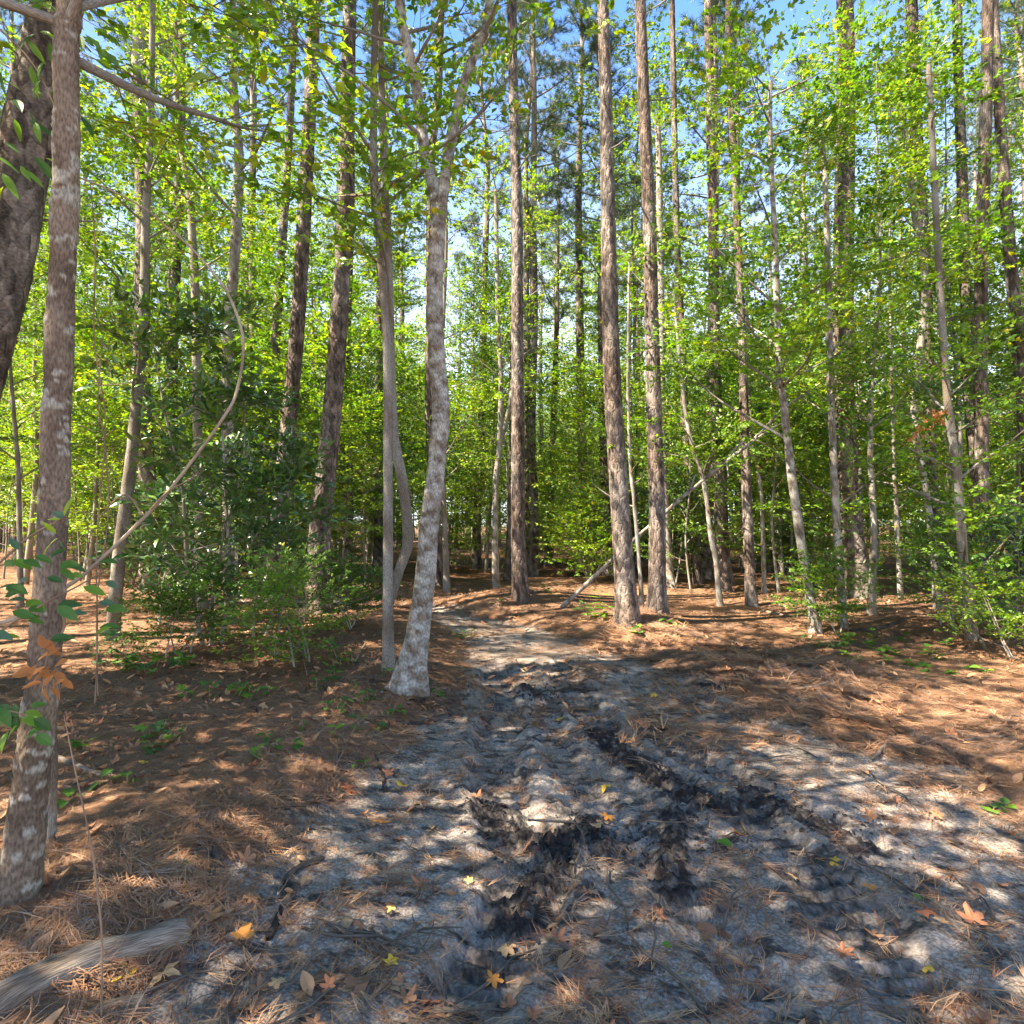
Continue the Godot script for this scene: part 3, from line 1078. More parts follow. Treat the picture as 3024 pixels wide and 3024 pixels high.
	hardwood("hardwood_tree", "grey hardwood behind the arching stem, with forked top", "tree", 10.4, [[203, 620, 10], [200, 520, 9], [197, 400, 8.5], [196, 309, 8], [193, 247, 7.5], [189, 186, 7], [178, 124, 5.5], [176, 40, 5]],
		{"sides": 16, "step": 0.08, "tall": 10.0, "from": 0.4, "count": 13, "reach": 2.0, "sprays": kit.yellow + kit.star, "per": 6})
	hardwood("hardwood_tree", "thin grey sapling on the litter between forked tree and mound pine", "tree", -1, [[447, 593, 7], [445, 535, 5.5], [443, 474, 5], [441, 380, 4.5], [446, 250, 4]],
		{"sides": 12, "step": 0.1, "tall": 9.0, "from": 0.35, "count": 12, "reach": 1.5, "sprays": kit.fine})
	hardwood("hardwood_tree", "pale forking sapling left of the straight mound pine", "tree", -1, [[496, 589, 8], [495, 540, 6], [496, 480, 5.5], [499, 447, 5.5], [501, 385, 5], [498, 320, 4.5], [496, 200, 4]],
		{"bark": "pale", "sides": 12, "step": 0.1, "tall": 9.5, "from": 0.4, "count": 12, "reach": 1.6, "sprays": kit.fine, "limbs": [[[499, 447, 5], [507, 415, 4.5], [513, 380, 4], [520, 300, 3.5]]]})
	hardwood("hardwood_tree", "pale-based hardwood just right of the slimmer dark pine", "tree", -1, [[669, 588, 13], [667, 560, 10], [665, 509, 9], [662, 420, 8], [661, 300, 7], [659, 160, 6]],
		{"bark": "pale", "sides": 16, "step": 0.08, "tall": 11.0, "from": 0.45, "count": 12, "reach": 1.8, "sprays": kit.fine, "flare": 0.5})
	hardwood("hardwood_tree", "thin tan stem standing in front of the dark-based pine", "tree", -1, [[720, 607, 6], [716, 560, 5], [711, 535, 4.8], [704, 482, 4.5], [694, 450, 4], [684, 400, 3.5]],
		{"bark": "pale", "sides": 12, "step": 0.1, "tall": 6.0, "from": 0.5, "count": 8, "reach": 1.2, "sprays": kit.green})
	hardwood("hardwood_tree", "thin leafy stem between the two tall pines", "tree", 9.9, [[642, 618, 4.5], [640, 570, 4], [634, 500, 3.8], [630, 455, 3.5], [628, 380, 3]],
		{"bark": "pale", "sides": 10, "step": 0.1, "tall": 5.5, "from": 0.35, "count": 9, "reach": 0.8, "sprays": kit.green, "per": 3})
	hardwood("hardwood_tree", "slender light stem on the litter right of the thin young pine", "tree", -1, [[764, 594, 5], [763, 540, 4], [760, 480, 3.6], [752, 440, 3.2], [748, 350, 3]],
		{"bark": "pale", "sides": 10, "step": 0.12, "tall": 7.0, "from": 0.35, "count": 12, "reach": 1.3, "sprays": kit.green})
	hardwood("hardwood_tree", "whitish thin stem beyond the pale slim leaning hardwood", "tree", -1, [[782, 577, 5], [779, 520, 4.2], [776, 460, 4], [772, 380, 3.6], [770, 260, 3]],
		{"bark": "pale", "sides": 10, "step": 0.12, "tall": 9.0, "from": 0.3, "count": 12, "reach": 1.5, "sprays": kit.fine})
	hardwood("hardwood_tree", "thin stem with a leafy twig right of the very thick pine", "tree", -1, [[901, 600, 5], [898, 550, 4.5], [896, 500, 4], [893, 430, 3.6], [890, 300, 3]],
		{"bark": "pale", "sides": 10, "step": 0.12, "tall": 7.5, "from": 0.25, "count": 14, "reach": 1.4, "sprays": kit.deep + kit.green})


# ------------------------------------------------------------------ the wood behind and around
func plant(called: String, k: Array, where: Vector3, turn: float, sc: float, label: String, category: String, group: String, mats: Array) -> void:
	var o := thing(called, where, label, category, group)
	o.transform = Transform3D(Basis(Vector3.UP, turn).scaled(Vector3(sc, sc, sc)), where)
	part(o, "trunk", k[0], M.bark)
	part(o, "crown", k[1], mats[0]).set_meta("kind", "stuff")


func far_pine(where: Vector3, turn: float, label: String, group: String, low := 0.0) -> void:
	var o := thing("pine_tree", where - Vector3(0, 0.05, 0), label, "pine tree", group)
	var h := rr(11.0, 14.5) - low
	var idx := rng.randi() % 3
	o.rotation.y = turn
	var sc := rr(0.85, 1.3)
	var lean := Vector3(rr(-0.35, 0.35), 0, rr(-0.35, 0.35))
	part(o, "trunk", kit.bole, M.plates, Transform3D(Basis(Vector3(sc, 0, 0), Vector3(lean.x / 12.0, h / 12.0, lean.z / 12.0), Vector3(0, 0, sc)), Vector3.ZERO))
	var t := Transform3D(Basis(Vector3.UP, turn * 2.0).scaled(Vector3(sc, 1.0, sc)), Vector3(lean.x, h - 0.1, lean.z))
	part(o, "crown_wood", kit.pine[idx][0], M.bark, t)
	part(o, "crown", kit.pine[idx][1], M.needle, t).set_meta("kind", "stuff")


func build_wood() -> void:
	kit.bole = tube_mesh([Vector3.ZERO, Vector3(0.03, 2, -0.02), Vector3(-0.03, 5, 0.03), Vector3(0.04, 9, 0), Vector3(0, 12, 0)], [0.16, 0.135, 0.125, 0.11, 0.095], 14, 0.12, "pine", 3.0, 0.3)
	rng.seed = 77
	var spots := []
	# in the view
	var tries := 0
	var made := 0
	while made < 275 and tries < 20000:
		tries += 1
		var d := sqrt(rr(10.0 * 10.0, 44.0 * 44.0))
		var x := rr(-0.95, 0.95) * d
		var f := absf(x / d)
		var least := 15.5 - 6.0 * smoothstep(0.3, 0.62, f)
		if d < least:
			continue
		var p := Vector3(x, 0, -d)
		var ok := path_mask(x, -d) < 0.15
		for q in spots:
			if p.distance_to(q) < 0.8 + d * 0.012:
				ok = false
				break
		if not ok:
			continue
		spots.append(p)
		p.y = height(p.x, p.z) - 0.03
		made += 1
		if made % 5 == 0:
			far_pine(p, rr(0, TAU), "tall bare-stemmed pine among the trees of the wood behind", "pines of the wood behind")
		elif made % 5 < 3 and made % 10 < 7 and d < 34.0:
			plant("sapling", kit.sapling[rng.randi() % 4], p, rr(0, TAU), rr(0.8, 1.25), "leafy sapling in the thicket of the wood behind", "sapling", "saplings of the thicket behind", [M.leaf])
		else:
			plant("hardwood_tree", kit.tree[rng.randi() % 6], p, rr(0, TAU), rr(0.8, 1.2), "thin-stemmed leafy hardwood among the trees of the wood behind", "tree", "hardwoods of the wood behind", [M.leaf])
	# pines whose crowns show between the near trunks
	for q in [[0.6, 18.0], [-1.2, 20.5], [2.9, 18.2], [5.6, 17.6], [7.4, 19.5], [1.4, 23.0], [-4.6, 21.0]]:
		far_pine(Vector3(q[0], height(q[0], -q[1]), -q[1]), rr(0, TAU), "tall bare-stemmed pine among the trees of the wood behind", "pines of the wood behind", 3.2)
	# leafy growth at the edge of the clearing
	for k in 46:
		var d := rr(13.0, 25.0)
		var x := (rr(0.1, 0.92) * (1.0 if k % 2 else -1.0)) * d
		if absf(x) < 2.6 and d < 16.0:
			continue
		plant("sapling", kit.sapling[1 + rng.randi() % 3], Vector3(x, height(x, -d) - 0.03, -d), rr(0, TAU), rr(0.8, 1.3), "leafy sapling in the thicket of the wood behind", "sapling", "saplings of the thicket behind", [M.leaf])
	# low growth between the far stems
	for k in 44:
		var d := rr(18.0, 36.0)
		var x := rr(-0.62, 0.62) * d
		plant("sapling", kit.sapling[rng.randi() % 3], Vector3(x, height(x, -d) - 0.03, -d), rr(0, TAU), rr(0.5, 0.8), "leafy sapling in the thicket of the wood behind", "sapling", "saplings of the thicket behind", [M.leaf])
	# evergreen thickets low at the back
	for q in [[4.6, 19.5], [7.9, 18.0], [12.0, 17.0], [-6.5, 18.0], [3.4, 27.0], [-9.0, 14.5], [13.5, 15.5]]:
		var p := Vector3(q[0], height(q[0], -q[1]) - 0.03, -q[1])
		plant("evergreen_shrub", kit.bayshrub[rng.randi() % 2], p, rr(0, TAU), rr(0.8, 1.1), "dark evergreen shrub low in the wood behind", "shrub", "dark shrubs of the wood behind", [M.gloss])
	# beside and behind the camera: these shade the trail
	for q in [[-4.6, 0.9, 1, 1.0], [-6.2, -1.6, 2, 0.95], [-7.6, 0.9, 3, 1.1], [-8.2, -4.2, 0, 1.1], [-9.6, -1.5, 4, 1.1], [-5.4, -3.6, 4, 0.85], [-3.3, -0.6, 2, 1.05], [-4.7, -2.6, 5, 1.0], [-7.0, -3.2, 5, 1.05]]:
		var p := Vector3(q[0], height(q[0], q[1]) - 0.03, q[1])
		spots.append(p)
		plant("hardwood_tree", kit.tree[q[2]], p, rr(0, TAU), q[3], "leafy hardwood beside the trail, outside the picture", "tree", "hardwoods beside the trail outside the picture", [M.leaf])
	made = 0
	tries = 0
	while made < 22 and tries < 4000:
		tries += 1
		var x := rr(-17.0, 15.0)
		var z := rr(-10.0, 2.0)
		if absf(x) < 0.95 * maxf(-z, 0.0) + 2.2 or absf(x) < 2.6 and z > 0.0:
			continue
		var p := Vector3(x, 0, z)
		var ok := true
		for q in spots:
			if p.distance_to(q) < 2.1:
				ok = false
				break
		if not ok:
			continue
		spots.append(p)
		p.y = height(x, z) - 0.03
		made += 1
		if made % 3 == 0:
			far_pine(p, rr(0, TAU), "tall pine beside the trail, outside the picture", "pines beside the trail outside the picture")
		else:
			plant("hardwood_tree", kit.tree[rng.randi() % 6], p, rr(0, TAU), rr(0.85, 1.2), "leafy hardwood beside the trail, outside the picture", "tree", "hardwoods beside the trail outside the picture", [M.leaf])
	# far off: a wood that reads as one mass
	var wood := Soup.new()
	var all := Soup.new()
	for k in 5:
		var t := Transform3D(Basis(Vector3.UP, k * 2.0), Vector3(rr(-4, 4), 0, rr(-3, 3)))
		var w: ArrayMesh = kit.tree[k][1]
		var arr := w.surface_get_arrays(0)
		var s := Soup.new()
		s.v = arr[Mesh.ARRAY_VERTEX]
		s.n = arr[Mesh.ARRAY_NORMAL]
		s.c = arr[Mesh.ARRAY_COLOR]
		all.add(s, t)
		tube(wood, [t.origin, t.origin + Vector3(0, 5, 0.2), t.origin + Vector3(0.2, 11, 0)], [0.08, 0.06, 0.02], 6, 1.0, "grey", k)
	var am := all.mesh()
	var wa := []
	wa.resize(Mesh.ARRAY_MAX)
	wa[Mesh.ARRAY_VERTEX] = wood.v
	wa[Mesh.ARRAY_NORMAL] = wood.n
	wa[Mesh.ARRAY_COLOR] = wood.c
	wa[Mesh.ARRAY_INDEX] = wood.ix
	am.add_surface_from_arrays(Mesh.PRIMITIVE_TRIANGLES, wa)
	am.surface_set_material(0, M.leaf)
	am.surface_set_material(1, M.stem)
	var mm := MultiMesh.new()
	mm.transform_format = MultiMesh.TRANSFORM_3D
	mm.mesh = am
	mm.instance_count = 60
	for k in 60:
		var d := rr(44.0, 72.0)
		var x := (k / 59.0 * 2.0 - 1.0) * 1.05 * d + rr(-2, 2)
		mm.set_instance_transform(k, Transform3D(Basis(Vector3.UP, rr(0, TAU)).scaled(Vector3.ONE * rr(0.85, 1.25)), Vector3(x, height(x, -d) - 0.05, -d)))
	var fw := MultiMeshInstance3D.new()
	fw.name = "distant_wood"
	fw.multimesh = mm
	fw.set_meta("kind", "stuff")
	fw.set_meta("label", "distant green woodland closing the view behind all the trunks")
	fw.set_meta("category", "woodland")
	add_child(fw)


func shrub(called: String, label: String, where: Vector3, stems: int, tall: float, spread: float, reach: float, count: int, per: int, sprays: Array, mat: Material, from := 0.12, bark := "grey", ss := 1.0) -> Node3D:
	var o := thing(called, where, label, "shrub")
	var leaf := Soup.new()
	for j in stems:
		var stem := [Vector3(rr(-0.05, 0.05) * stems, -0.03, rr(-0.05, 0.05) * stems)]
		var q: Vector3 = stem[0]
		var r0 := 0.006 + tall * 0.006
		var rad := [r0, r0 * 0.8, r0 * 0.6, r0 * 0.4, r0 * 0.2]
		var h := tall * rr(0.7, 1.05)
		var ln := Vector3(rr(-spread, spread), 1, rr(-spread, spread)) if stems > 1 else Vector3(rr(-0.08, 0.08), 1, rr(-0.08, 0.08))
		for i in 4:
			q += (ln + Vector3(rr(-0.15, 0.15), 0, rr(-0.15, 0.15))) * h / 4.0
			stem.append(q)
		part(o, "stem", tube_mesh(stem, rad, 7, 0.1, bark, j * 3.1), M.stem)
		for m in leafy(stem, rad, from, count, reach, sprays, per, 0.15, null, leaf, bark, false, ss):
			part(o, "branch", m, M.stem)
	part(o, "foliage", leaf.mesh(), mat).set_meta("kind", "stuff")
	return o


func build_shrubs() -> void:
	rng.seed = 501
	var g := func(x, d):
		var p := at(x, 600.0, d)
		p.y = height(p.x, p.z)
		return p
	shrub("evergreen_bush", "tall dark glossy evergreen bush left of the pines", g.call(205, 7.4), 3, 3.8, 0.14, 0.95, 14, 3, kit.bay, M.gloss)
	shrub("evergreen_bush", "lower dark evergreen bush touching the tall glossy one", g.call(258, 7.9), 2, 2.5, 0.2, 0.75, 9, 3, kit.bay, M.gloss)
	shrub("evergreen_bush", "dark evergreen bush behind the brown leaning hardwood", g.call(155, 8.6), 2, 2.2, 0.25, 0.75, 9, 3, kit.bay, M.gloss)
	shrub("light_shrub", "light green shrub in front of the thick dark-barked pine", g.call(292, 6.5), 4, 1.05, 0.35, 0.4, 6, 4, kit.green, M.leaf, 0.12, "grey", 0.55)
	shrub("light_shrub", "low broad-leaved shrub under the dark evergreen bush", g.call(168, 6.8), 4, 0.75, 0.4, 0.35, 5, 4, kit.deep, M.leaf, 0.12, "grey", 0.55)
	shrub("light_shrub", "dark low shrub left of the twin-stemmed hardwood", g.call(356, 8.4), 4, 0.8, 0.4, 0.4, 5, 4, kit.deep, M.leaf, 0.12, "grey", 0.55)
	shrub("light_shrub", "leafy shrub at the foot of the pale slim leaning hardwood", g.call(826, 8.9), 4, 0.9, 0.3, 0.35, 5, 4, kit.deep + kit.green, M.leaf, 0.12, "grey", 0.55)
	shrub("light_shrub", "bright leafy shrub at the right edge of the picture", g.call(1016, 7.2), 4, 0.9, 0.4, 0.45, 6, 4, kit.star + kit.green, M.leaf, 0.12, "grey", 0.55)
	shrub("light_shrub", "green shrub in front of the grey right-edge hardwood", g.call(948, 8.8), 4, 1.5, 0.3, 0.6, 7, 4, kit.green + kit.deep, M.leaf, 0.12, "grey", 0.55)
	shrub("light_shrub", "sunlit round shrub in the clearing behind the mound pine", g.call(592, 15.5), 4, 1.5, 0.3, 0.6, 8, 2, kit.yellow + kit.green, M.leaf)
	shrub("evergreen_bush", "dark holly-like bush in the shade behind the two tall pines", g.call(672, 15.6), 3, 3.2, 0.2, 0.8, 9, 3, kit.bay, M.gloss)
	shrub("evergreen_bush", "dark bush at the right edge behind the bright leafy shrub", g.call(1015, 9.5), 3, 1.5, 0.35, 0.7, 8, 3, kit.bay, M.gloss)


# ------------------------------------------------------------------ what lies on the ground
func scatter(called: String, label: String, m: Mesh, mat: Material, list: Array) -> void:
	var mm := MultiMesh.new()
	mm.transform_format = MultiMesh.TRANSFORM_3D
	mm.mesh = m
	mm.instance_count = list.size()
	for k in list.size():
		mm.set_instance_transform(k, list[k])
	var o := MultiMeshInstance3D.new()
	o.name = named(called)
	o.multimesh = mm
	o.material_override = mat
	o.set_meta("kind", "stuff")
	o.set_meta("label", label)
	add_child(o)


func lay(x: float, z: float, up: float, sc: float, tilt := 0.0) -> Transform3D:
	var n := ground_normal(x, z)
	var b := Basis(Quaternion(Vector3.UP, n)) * Basis(Vector3.UP, rr(0, TAU))
	if tilt > 0.0:
		b = b * Basis(Vector3(rr(-1, 1), 0, rr(-1, 1)).normalized(), rr(-tilt, tilt))
	return Transform3D(b.scaled(Vector3.ONE * sc), Vector3(x, height(x, z) + up, z))


func needle_clump(count: int, spread: float, tones: Array, wide := 0.00125) -> ArrayMesh:
	var s := Soup.new()
	for k in count:
		var p := Vector3(rr(-1, 1), 0, rr(-1, 1)) * spread
		p.y = rr(0.002, 0.016)
		var a := rr(0, TAU)
		var c: Color = tones[rng.randi() % tones.size()] * rr(0.75, 1.25)
		for j in 3 if rng.randf() < 0.6 else 1:
			var d := Vector3(cos(a + j * rr(0.04, 0.14)), rr(-0.05, 0.09), sin(a + j * rr(0.04, 0.14)))
			var l := rr(0.10, 0.19)
			var side := Vector3(-d.z, 0, d.x) * wide
			var bend := Vector3(-d.z, 0, d.x) * rr(-0.02, 0.02)
			var mid := p + d * l * 0.5 + bend + Vector3(0, 0.003, 0)
			var e := p + d * l
			s.tri(p - side, p + side, mid + side, Vector3.UP, c)
			s.tri(p - side, mid + side, mid - side, Vector3.UP, c)
			s.tri(mid - side, mid + side, e, Vector3.UP, c)
	return s.mesh()


func build_litter() -> void:
	rng.seed = 901
	var rust := [Color(0.33, 0.17, 0.09), Color(0.40, 0.22, 0.115), Color(0.26, 0.125, 0.07), Color(0.20, 0.10, 0.06), Color(0.44, 0.27, 0.15)]
	var old := [Color(0.24, 0.145, 0.10), Color(0.30, 0.215, 0.165), Color(0.16, 0.10, 0.07), Color(0.36, 0.215, 0.13)]
	var clumps := [needle_clump(46, 0.17, rust), needle_clump(46, 0.17, rust + old), needle_clump(40, 0.15, old)]
	var lists := [[], [], []]
	var sparse := needle_clump(9, 0.13, rust)
	var few := []
	for k in 30000:
		var d := 1.6 + 15.0 * pow(rng.randf(), 1.35)
		var x := rr(-0.98, 0.98) * (d + 0.7)
		var z := -d
		var m := path_mask(x, z)
		var b := n_mid.get_noise_2d(x * 3.5, z * 3.5 + 9.0)
		var keep := 1.0 - smoothstep(0.12, 0.55, m + 0.35 * b)
		if rng.randf() < keep:
			lists[rng.randi() % 3].append(lay(x, z, 0.004, rr(0.85, 1.25)))
		elif rng.randf() < 0.13 and rut_at(x, z).y < 0.35:
			few.append(lay(x, z, 0.002, rr(0.8, 1.1)))
	for k in 3:
		scatter("pine_needle_litter", ["rusty fallen pine needles thick on the ground off the trail", "mixed rusty and brown fallen pine needles off the trail", "old brown fallen pine needles matted off the trail"][k], clumps[k], M.litter, lists[k])
	# farther off the needles lie in mats
	var mats := [needle_clump(70, 0.24, rust, 0.0026), needle_clump(70, 0.24, old + [rust[2], rust[0]], 0.0026), needle_clump(50, 0.2, [old[2], old[0], Color(0.06, 0.04, 0.03)], 0.003)]
	var ml := [[], [], []]
	for k in 15000:
		var d := 4.5 + 13.0 * pow(rng.randf(), 1.1)
		var x := rr(-0.95, 0.95) * d
		var m := path_mask(x, -d)
		if rng.randf() < maxf(smoothstep(0.15, 0.7, m + 0.5 * n_mid.get_noise_2d(x * 2.5, -d * 2.5 + 9.0)) * 0.96, smoothstep(0.1, 0.4, m) * smoothstep(6.0, 4.5, d)):
			continue
		var pick := n_mid.get_noise_2d(x * 1.7 + 50.0, d * 1.7) + rr(-0.25, 0.25)
		ml[0 if pick > 0.1 else (1 if pick > -0.2 else 2)].append(lay(x, -d, 0.006, rr(0.8, 1.3)))
	for k in 3:
		scatter("needle_mat", ["orange mats of fallen needles on the forest floor", "brown mats of fallen needles on the forest floor", "dark rotted mats of needles on the forest floor"][k], mats[k], M.litter, ml[k])
	scatter("loose_pine_needles", "loose rusty pine needles strewn thinly over the sandy trail", sparse, M.litter, few)
	# leaf litter
	var tones := [Color(0.34, 0.18, 0.10), Color(0.45, 0.27, 0.15), Color(0.21, 0.115, 0.07), Color(0.42, 0.28, 0.175), Color(0.38, 0.165, 0.09)]
	var shapes := [leaf_lobed(5, 0.5, 0.5, 1.3, Color.WHITE), leaf_oval(0.5, 0.7, -0.35, 4, Color.WHITE), leaf_lobed(3, 0.6, -0.55, 3.1, Color.WHITE), leaf_oval(0.6, -0.5, 0.3, 4, Color.WHITE)]
	for k in 5:
		var list := []
		for j in 4200 if k != 3 else 2600:
			var d := 1.6 + 13.0 * pow(rng.randf(), 1.4)
			var x := rr(-0.98, 0.98) * (d + 0.7)
			var m := path_mask(x, -d)
			if rng.randf() < 0.93 * smoothstep(0.15, 0.6, m):
				continue
			if x > 0.5 and rng.randf() < 0.5 or rut_at(x, -d).y > 0.3:
				continue
			list.append(lay(x, -d, 0.016, rr(0.04, 0.105), 0.6))
		scatter("leaf_litter", ["brown", "tan", "dark brown", "pale tan", "reddish brown"][k] + " dead leaves scattered among the pine needles", tinted(shapes[k % 4], tones[k]).mesh(), M.dead, list)
	# dead twigs
	var tw := Soup.new()
	tube(tw, [Vector3(-0.5, 0, 0), Vector3(-0.15, 0.02, 0.05), Vector3(0.15, 0.03, -0.03), Vector3(0.5, 0, 0.02)], [0.012, 0.011, 0.009, 0.004], 5, 0.3, "root", 4.0)
	tube(tw, [Vector3(0.1, 0.02, -0.02), Vector3(0.25, 0.05, 0.12), Vector3(0.4, 0.03, 0.2)], [0.007, 0.006, 0.003], 4, 0.3, "root", 7.0)
	var tl := []
	for k in 1500:
		var d := 1.7 + 13.0 * pow(rng.randf(), 1.2)
		var x := rr(-0.95, 0.95) * d
		if rng.randf() < path_mask(x, -d) * 0.8:
			continue
		tl.append(lay(x, -d, 0.008, rr(0.15, 0.55), 0.12))
	scatter("twig_litter", "small dead twigs strewn over the forest floor", tw.mesh(), M.stem, tl)
	# bits of bark and soil clods on the trail
	var clod := Soup.new()
	var tip := [Vector3(0.5, 0.05, 0.1), Vector3(-0.45, 0.0, -0.08), Vector3(0.05, 0.42, 0.0), Vector3(0.0, -0.3, 0.05), Vector3(0.12, 0.08, 0.4), Vector3(-0.1, 0.1, -0.36)]
	for f in [[0, 2, 4], [0, 2, 5], [0, 3, 4], [0, 3, 5], [1, 2, 4], [1, 2, 5], [1, 3, 4], [1, 3, 5]]:
		var mid: Vector3 = (tip[f[0]] + tip[f[1]] + tip[f[2]]) / 3.0
		clod.tri(tip[f[0]], tip[f[1]], tip[f[2]], mid.normalized(), Color(0.045, 0.04, 0.038) * rr(0.7, 1.6))
	var cl := []
	for k in 1700:
		var r: Dictionary = mud[rng.randi() % mud.size()]
		var i: int = rng.randi() % (r.p.size() - 1)
		var q: Vector2 = r.p[i].lerp(r.p[i + 1], rng.randf()) + Vector2(rr(-0.2, 0.2), rr(-0.2, 0.2))
		cl.append(lay(q.x, q.y, 0.002, pow(rng.randf(), 2.5) * 0.036 + 0.006))
	scatter("soil_crumbs", "black crumbs of wet soil thrown up along the ruts", clod.mesh(), M.stem, cl)


func build_debris() -> void:
	rng.seed = 33
	var stick := func(called: String, label: String, category: String, rows: Array, bark: String, lift: float, sides := 8):
		# rows: [x, y, width] on the ground
		var pts := []
		var rad := []
		var base := ground_at(rows[0][0], rows[0][1])
		for r in rows:
			var p := ground_at(r[0], r[1])
			var w: float = r[2] * 0.5 * (-p.z) / FOCAL
			pts.append(p - base + Vector3(0, w * 0.7 + lift, 0))
			rad.append(w)
		pts.push_front(pts[0] + (pts[0] - pts[1]).normalized() * rad[0] * 0.5)
		rad.push_front(rad[0] * 0.35)
		pts.append(pts[-1] + (pts[-1] - pts[-2]).normalized() * rad[-1] * 0.5)
		rad.append(rad[-1] * 0.3)
		return solo(called, tube_mesh(pts, rad, sides, 0.02, bark, rows[0][0]), M.wood, base, label, category)
	stick.call("fallen_log", "weathered grey barkless log lying at the lower left", "log", [[-70, 1072, 40], [0, 1016, 37], [60, 983, 31], [120, 960, 28], [168, 948, 30], [184, 944, 24]], "wood", 0.0, 26)
	stick.call("log_piece", "short grey broken piece of wood below the weathered log", "wood", [[62, 1040, 18], [100, 1020, 20], [140, 1012, 19]], "wood", 0.0, 14)
	stick.call("exposed_root", "dark snaking root running up from the weathered log's end", "root", [[186, 930, 10], [182, 912, 11], [192, 900, 12], [206, 890, 9], [213, 868, 9], [219, 842, 8], [228, 818, 7], [233, 803, 5]], "root", 0.0, 12)
	stick.call("exposed_root", "dark kinked root at the edge of the sandy trail", "root", [[269, 940, 9], [276, 926, 8], [283, 910, 7], [293, 892, 7], [285, 882, 6], [300, 869, 6], [323, 860, 5]], "root", 0.0, 12)
	stick.call("fallen_stick", "grey stick on the litter just right of the lichen trunk", "stick", [[58, 762, 6], [80, 771, 6], [101, 780, 5]], "wood", 0.01)
	stick.call("fallen_stick", "short grey stick below the stick by the lichen trunk", "stick", [[80, 786, 4], [95, 790, 4], [112, 793, 3]], "wood", 0.01)
	stick.call("fallen_stick", "long thin pale stick lying across the left litter", "stick", [[60, 798, 2.5], [105, 797, 2.5], [160, 790, 2.3], [215, 776, 2.2], [268, 778, 1.8]], "blond", 0.015)
	stick.call("fallen_branch", "thin dark branch curving in front of the forked tree", "branch", [[345, 737, 3], [362, 727, 4], [385, 724, 4.5], [410, 727, 4], [440, 722, 3]], "root", 0.012)
	stick.call("fallen_branch", "dark twig running down from the curved branch", "branch", [[368, 740, 2.5], [374, 755, 3], [382, 775, 3], [384, 795, 2.2]], "root", 0.012)
	stick.call("fallen_branch", "pale branch on the sunlit litter right of the trail", "branch", [[768, 690, 3], [800, 692, 3.5], [828, 689, 3], [842, 684, 2.5]], "wood", 0.015)
	stick.call("fallen_branch", "short grey branch lying on the trail's right side", "branch", [[872, 762, 3], [882, 752, 4], [888, 744, 4], [893, 738, 3]], "wood", 0.012)
	stick.call("fallen_branch", "dark thin branch across the trail between the ruts", "branch", [[552, 694, 2.6], [572, 690, 3], [597, 692, 2.4]], "root", 0.012)
	stick.call("fallen_branch", "low mossy branch lying by the leafy shrub's foot", "branch", [[850, 633, 3], [870, 632, 4], [890, 628, 4], [905, 622, 3]], "root", 0.02)
	stick.call("fallen_stick", "pale stick leaning at the forked tree's near side", "stick", [[353, 668, 2.4], [360, 655, 2.5], [366, 645, 2]], "blond", 0.02)
	stick.call("fallen_branch", "thin twig on the litter left of the trail edge", "branch", [[270, 812, 2], [300, 809, 2.4], [330, 803, 2.4], [352, 795, 2]], "root", 0.012)
	stick.call("fallen_branch", "grey branch lying near the thin young pine's foot", "branch", [[762, 612, 2.2], [776, 616, 2.6], [794, 619, 2]], "wood", 0.02)
	stick.call("fallen_branch", "crooked twig on the litter right of the slimmer dark pine", "branch", [[690, 636, 2], [704, 642, 2.4], [716, 640, 2.2], [734, 646, 1.8]], "root", 0.02)
	stick.call("fallen_branch", "dark stick on the litter below the right-hand green patch", "branch", [[902, 692, 2.4], [925, 695, 3], [952, 703, 2.4]], "root", 0.015)
	stick.call("fallen_branch", "pale crooked stick on the right litter above the trail's edge", "branch", [[846, 716, 2.2], [862, 717, 3], [884, 724, 2.2]], "blond", 0.015)
	stick.call("fallen_branch", "long grey stick at the far right of the litter", "branch", [[960, 745, 2.5], [985, 740, 3], [1018, 742, 2.6]], "wood", 0.015)
	stick.call("fallen_branch", "forked white dead branch at the right edge", "branch", [[985, 652, 3], [978, 640, 4], [968, 632, 4], [960, 622, 3.5]], "blond", 0.03)

	# the pole leaning across the pines
	var b := ground_at(561, 609)
	var rows := [[590, 581, 6.2, 10.95], [617, 555, 6.0, 10.7], [650, 526, 5.6, 10.15], [683, 497, 5.2, 9.9], [720, 466, 4.8, 9.7], [750, 443, 4.2, 9.55], [777, 415, 3.2, 9.4]]
	var pts := [Vector3(0, 0.02, 0)]
	var rad := [5.4 * 0.5 * -b.z / FOCAL]
	for r in rows:
		pts.append(at(r[0], r[1], r[3]) - b)
		rad.append(r[2] * 0.36 * r[3] / FOCAL)
	var pole := thing("leaning_pole", b, "dead pole leaning from the litter up behind the near tall pine", "dead tree")
	part(pole, "trunk", tube_mesh(pts, rad, 12, 0.05, "pale", 3.0), M.bark)
	for q in [[1, 0.05, 0.2, 0.1], [3, -0.1, 0.25, 0.1], [4, 0.12, 0.3, -0.05], [5, 0.0, -0.25, 0.1]]:
		var a: Vector3 = pts[q[0]] + Vector3(0.1, 0.08, 0)
		part(pole, "stub", tube_mesh([a, a + Vector3(q[1], q[2], q[3])], [0.013, 0.006], 5, 0.1, "pale", 8.0), M.bark)
	part(pole, "branch", tube_mesh([pts[5], at(745, 441, 9.8) - b, at(765, 445, 9.9) - b, at(785, 462, 10.0) - b], [0.018, 0.014, 0.01, 0.006], 6, 0.1, "pale", 4.0), M.bark)
	part(pole, "branch", tube_mesh([pts[6], at(773, 428, 9.4) - b, at(798, 415, 9.3) - b], [0.018, 0.013, 0.006], 6, 0.1, "pale", 5.0), M.bark)

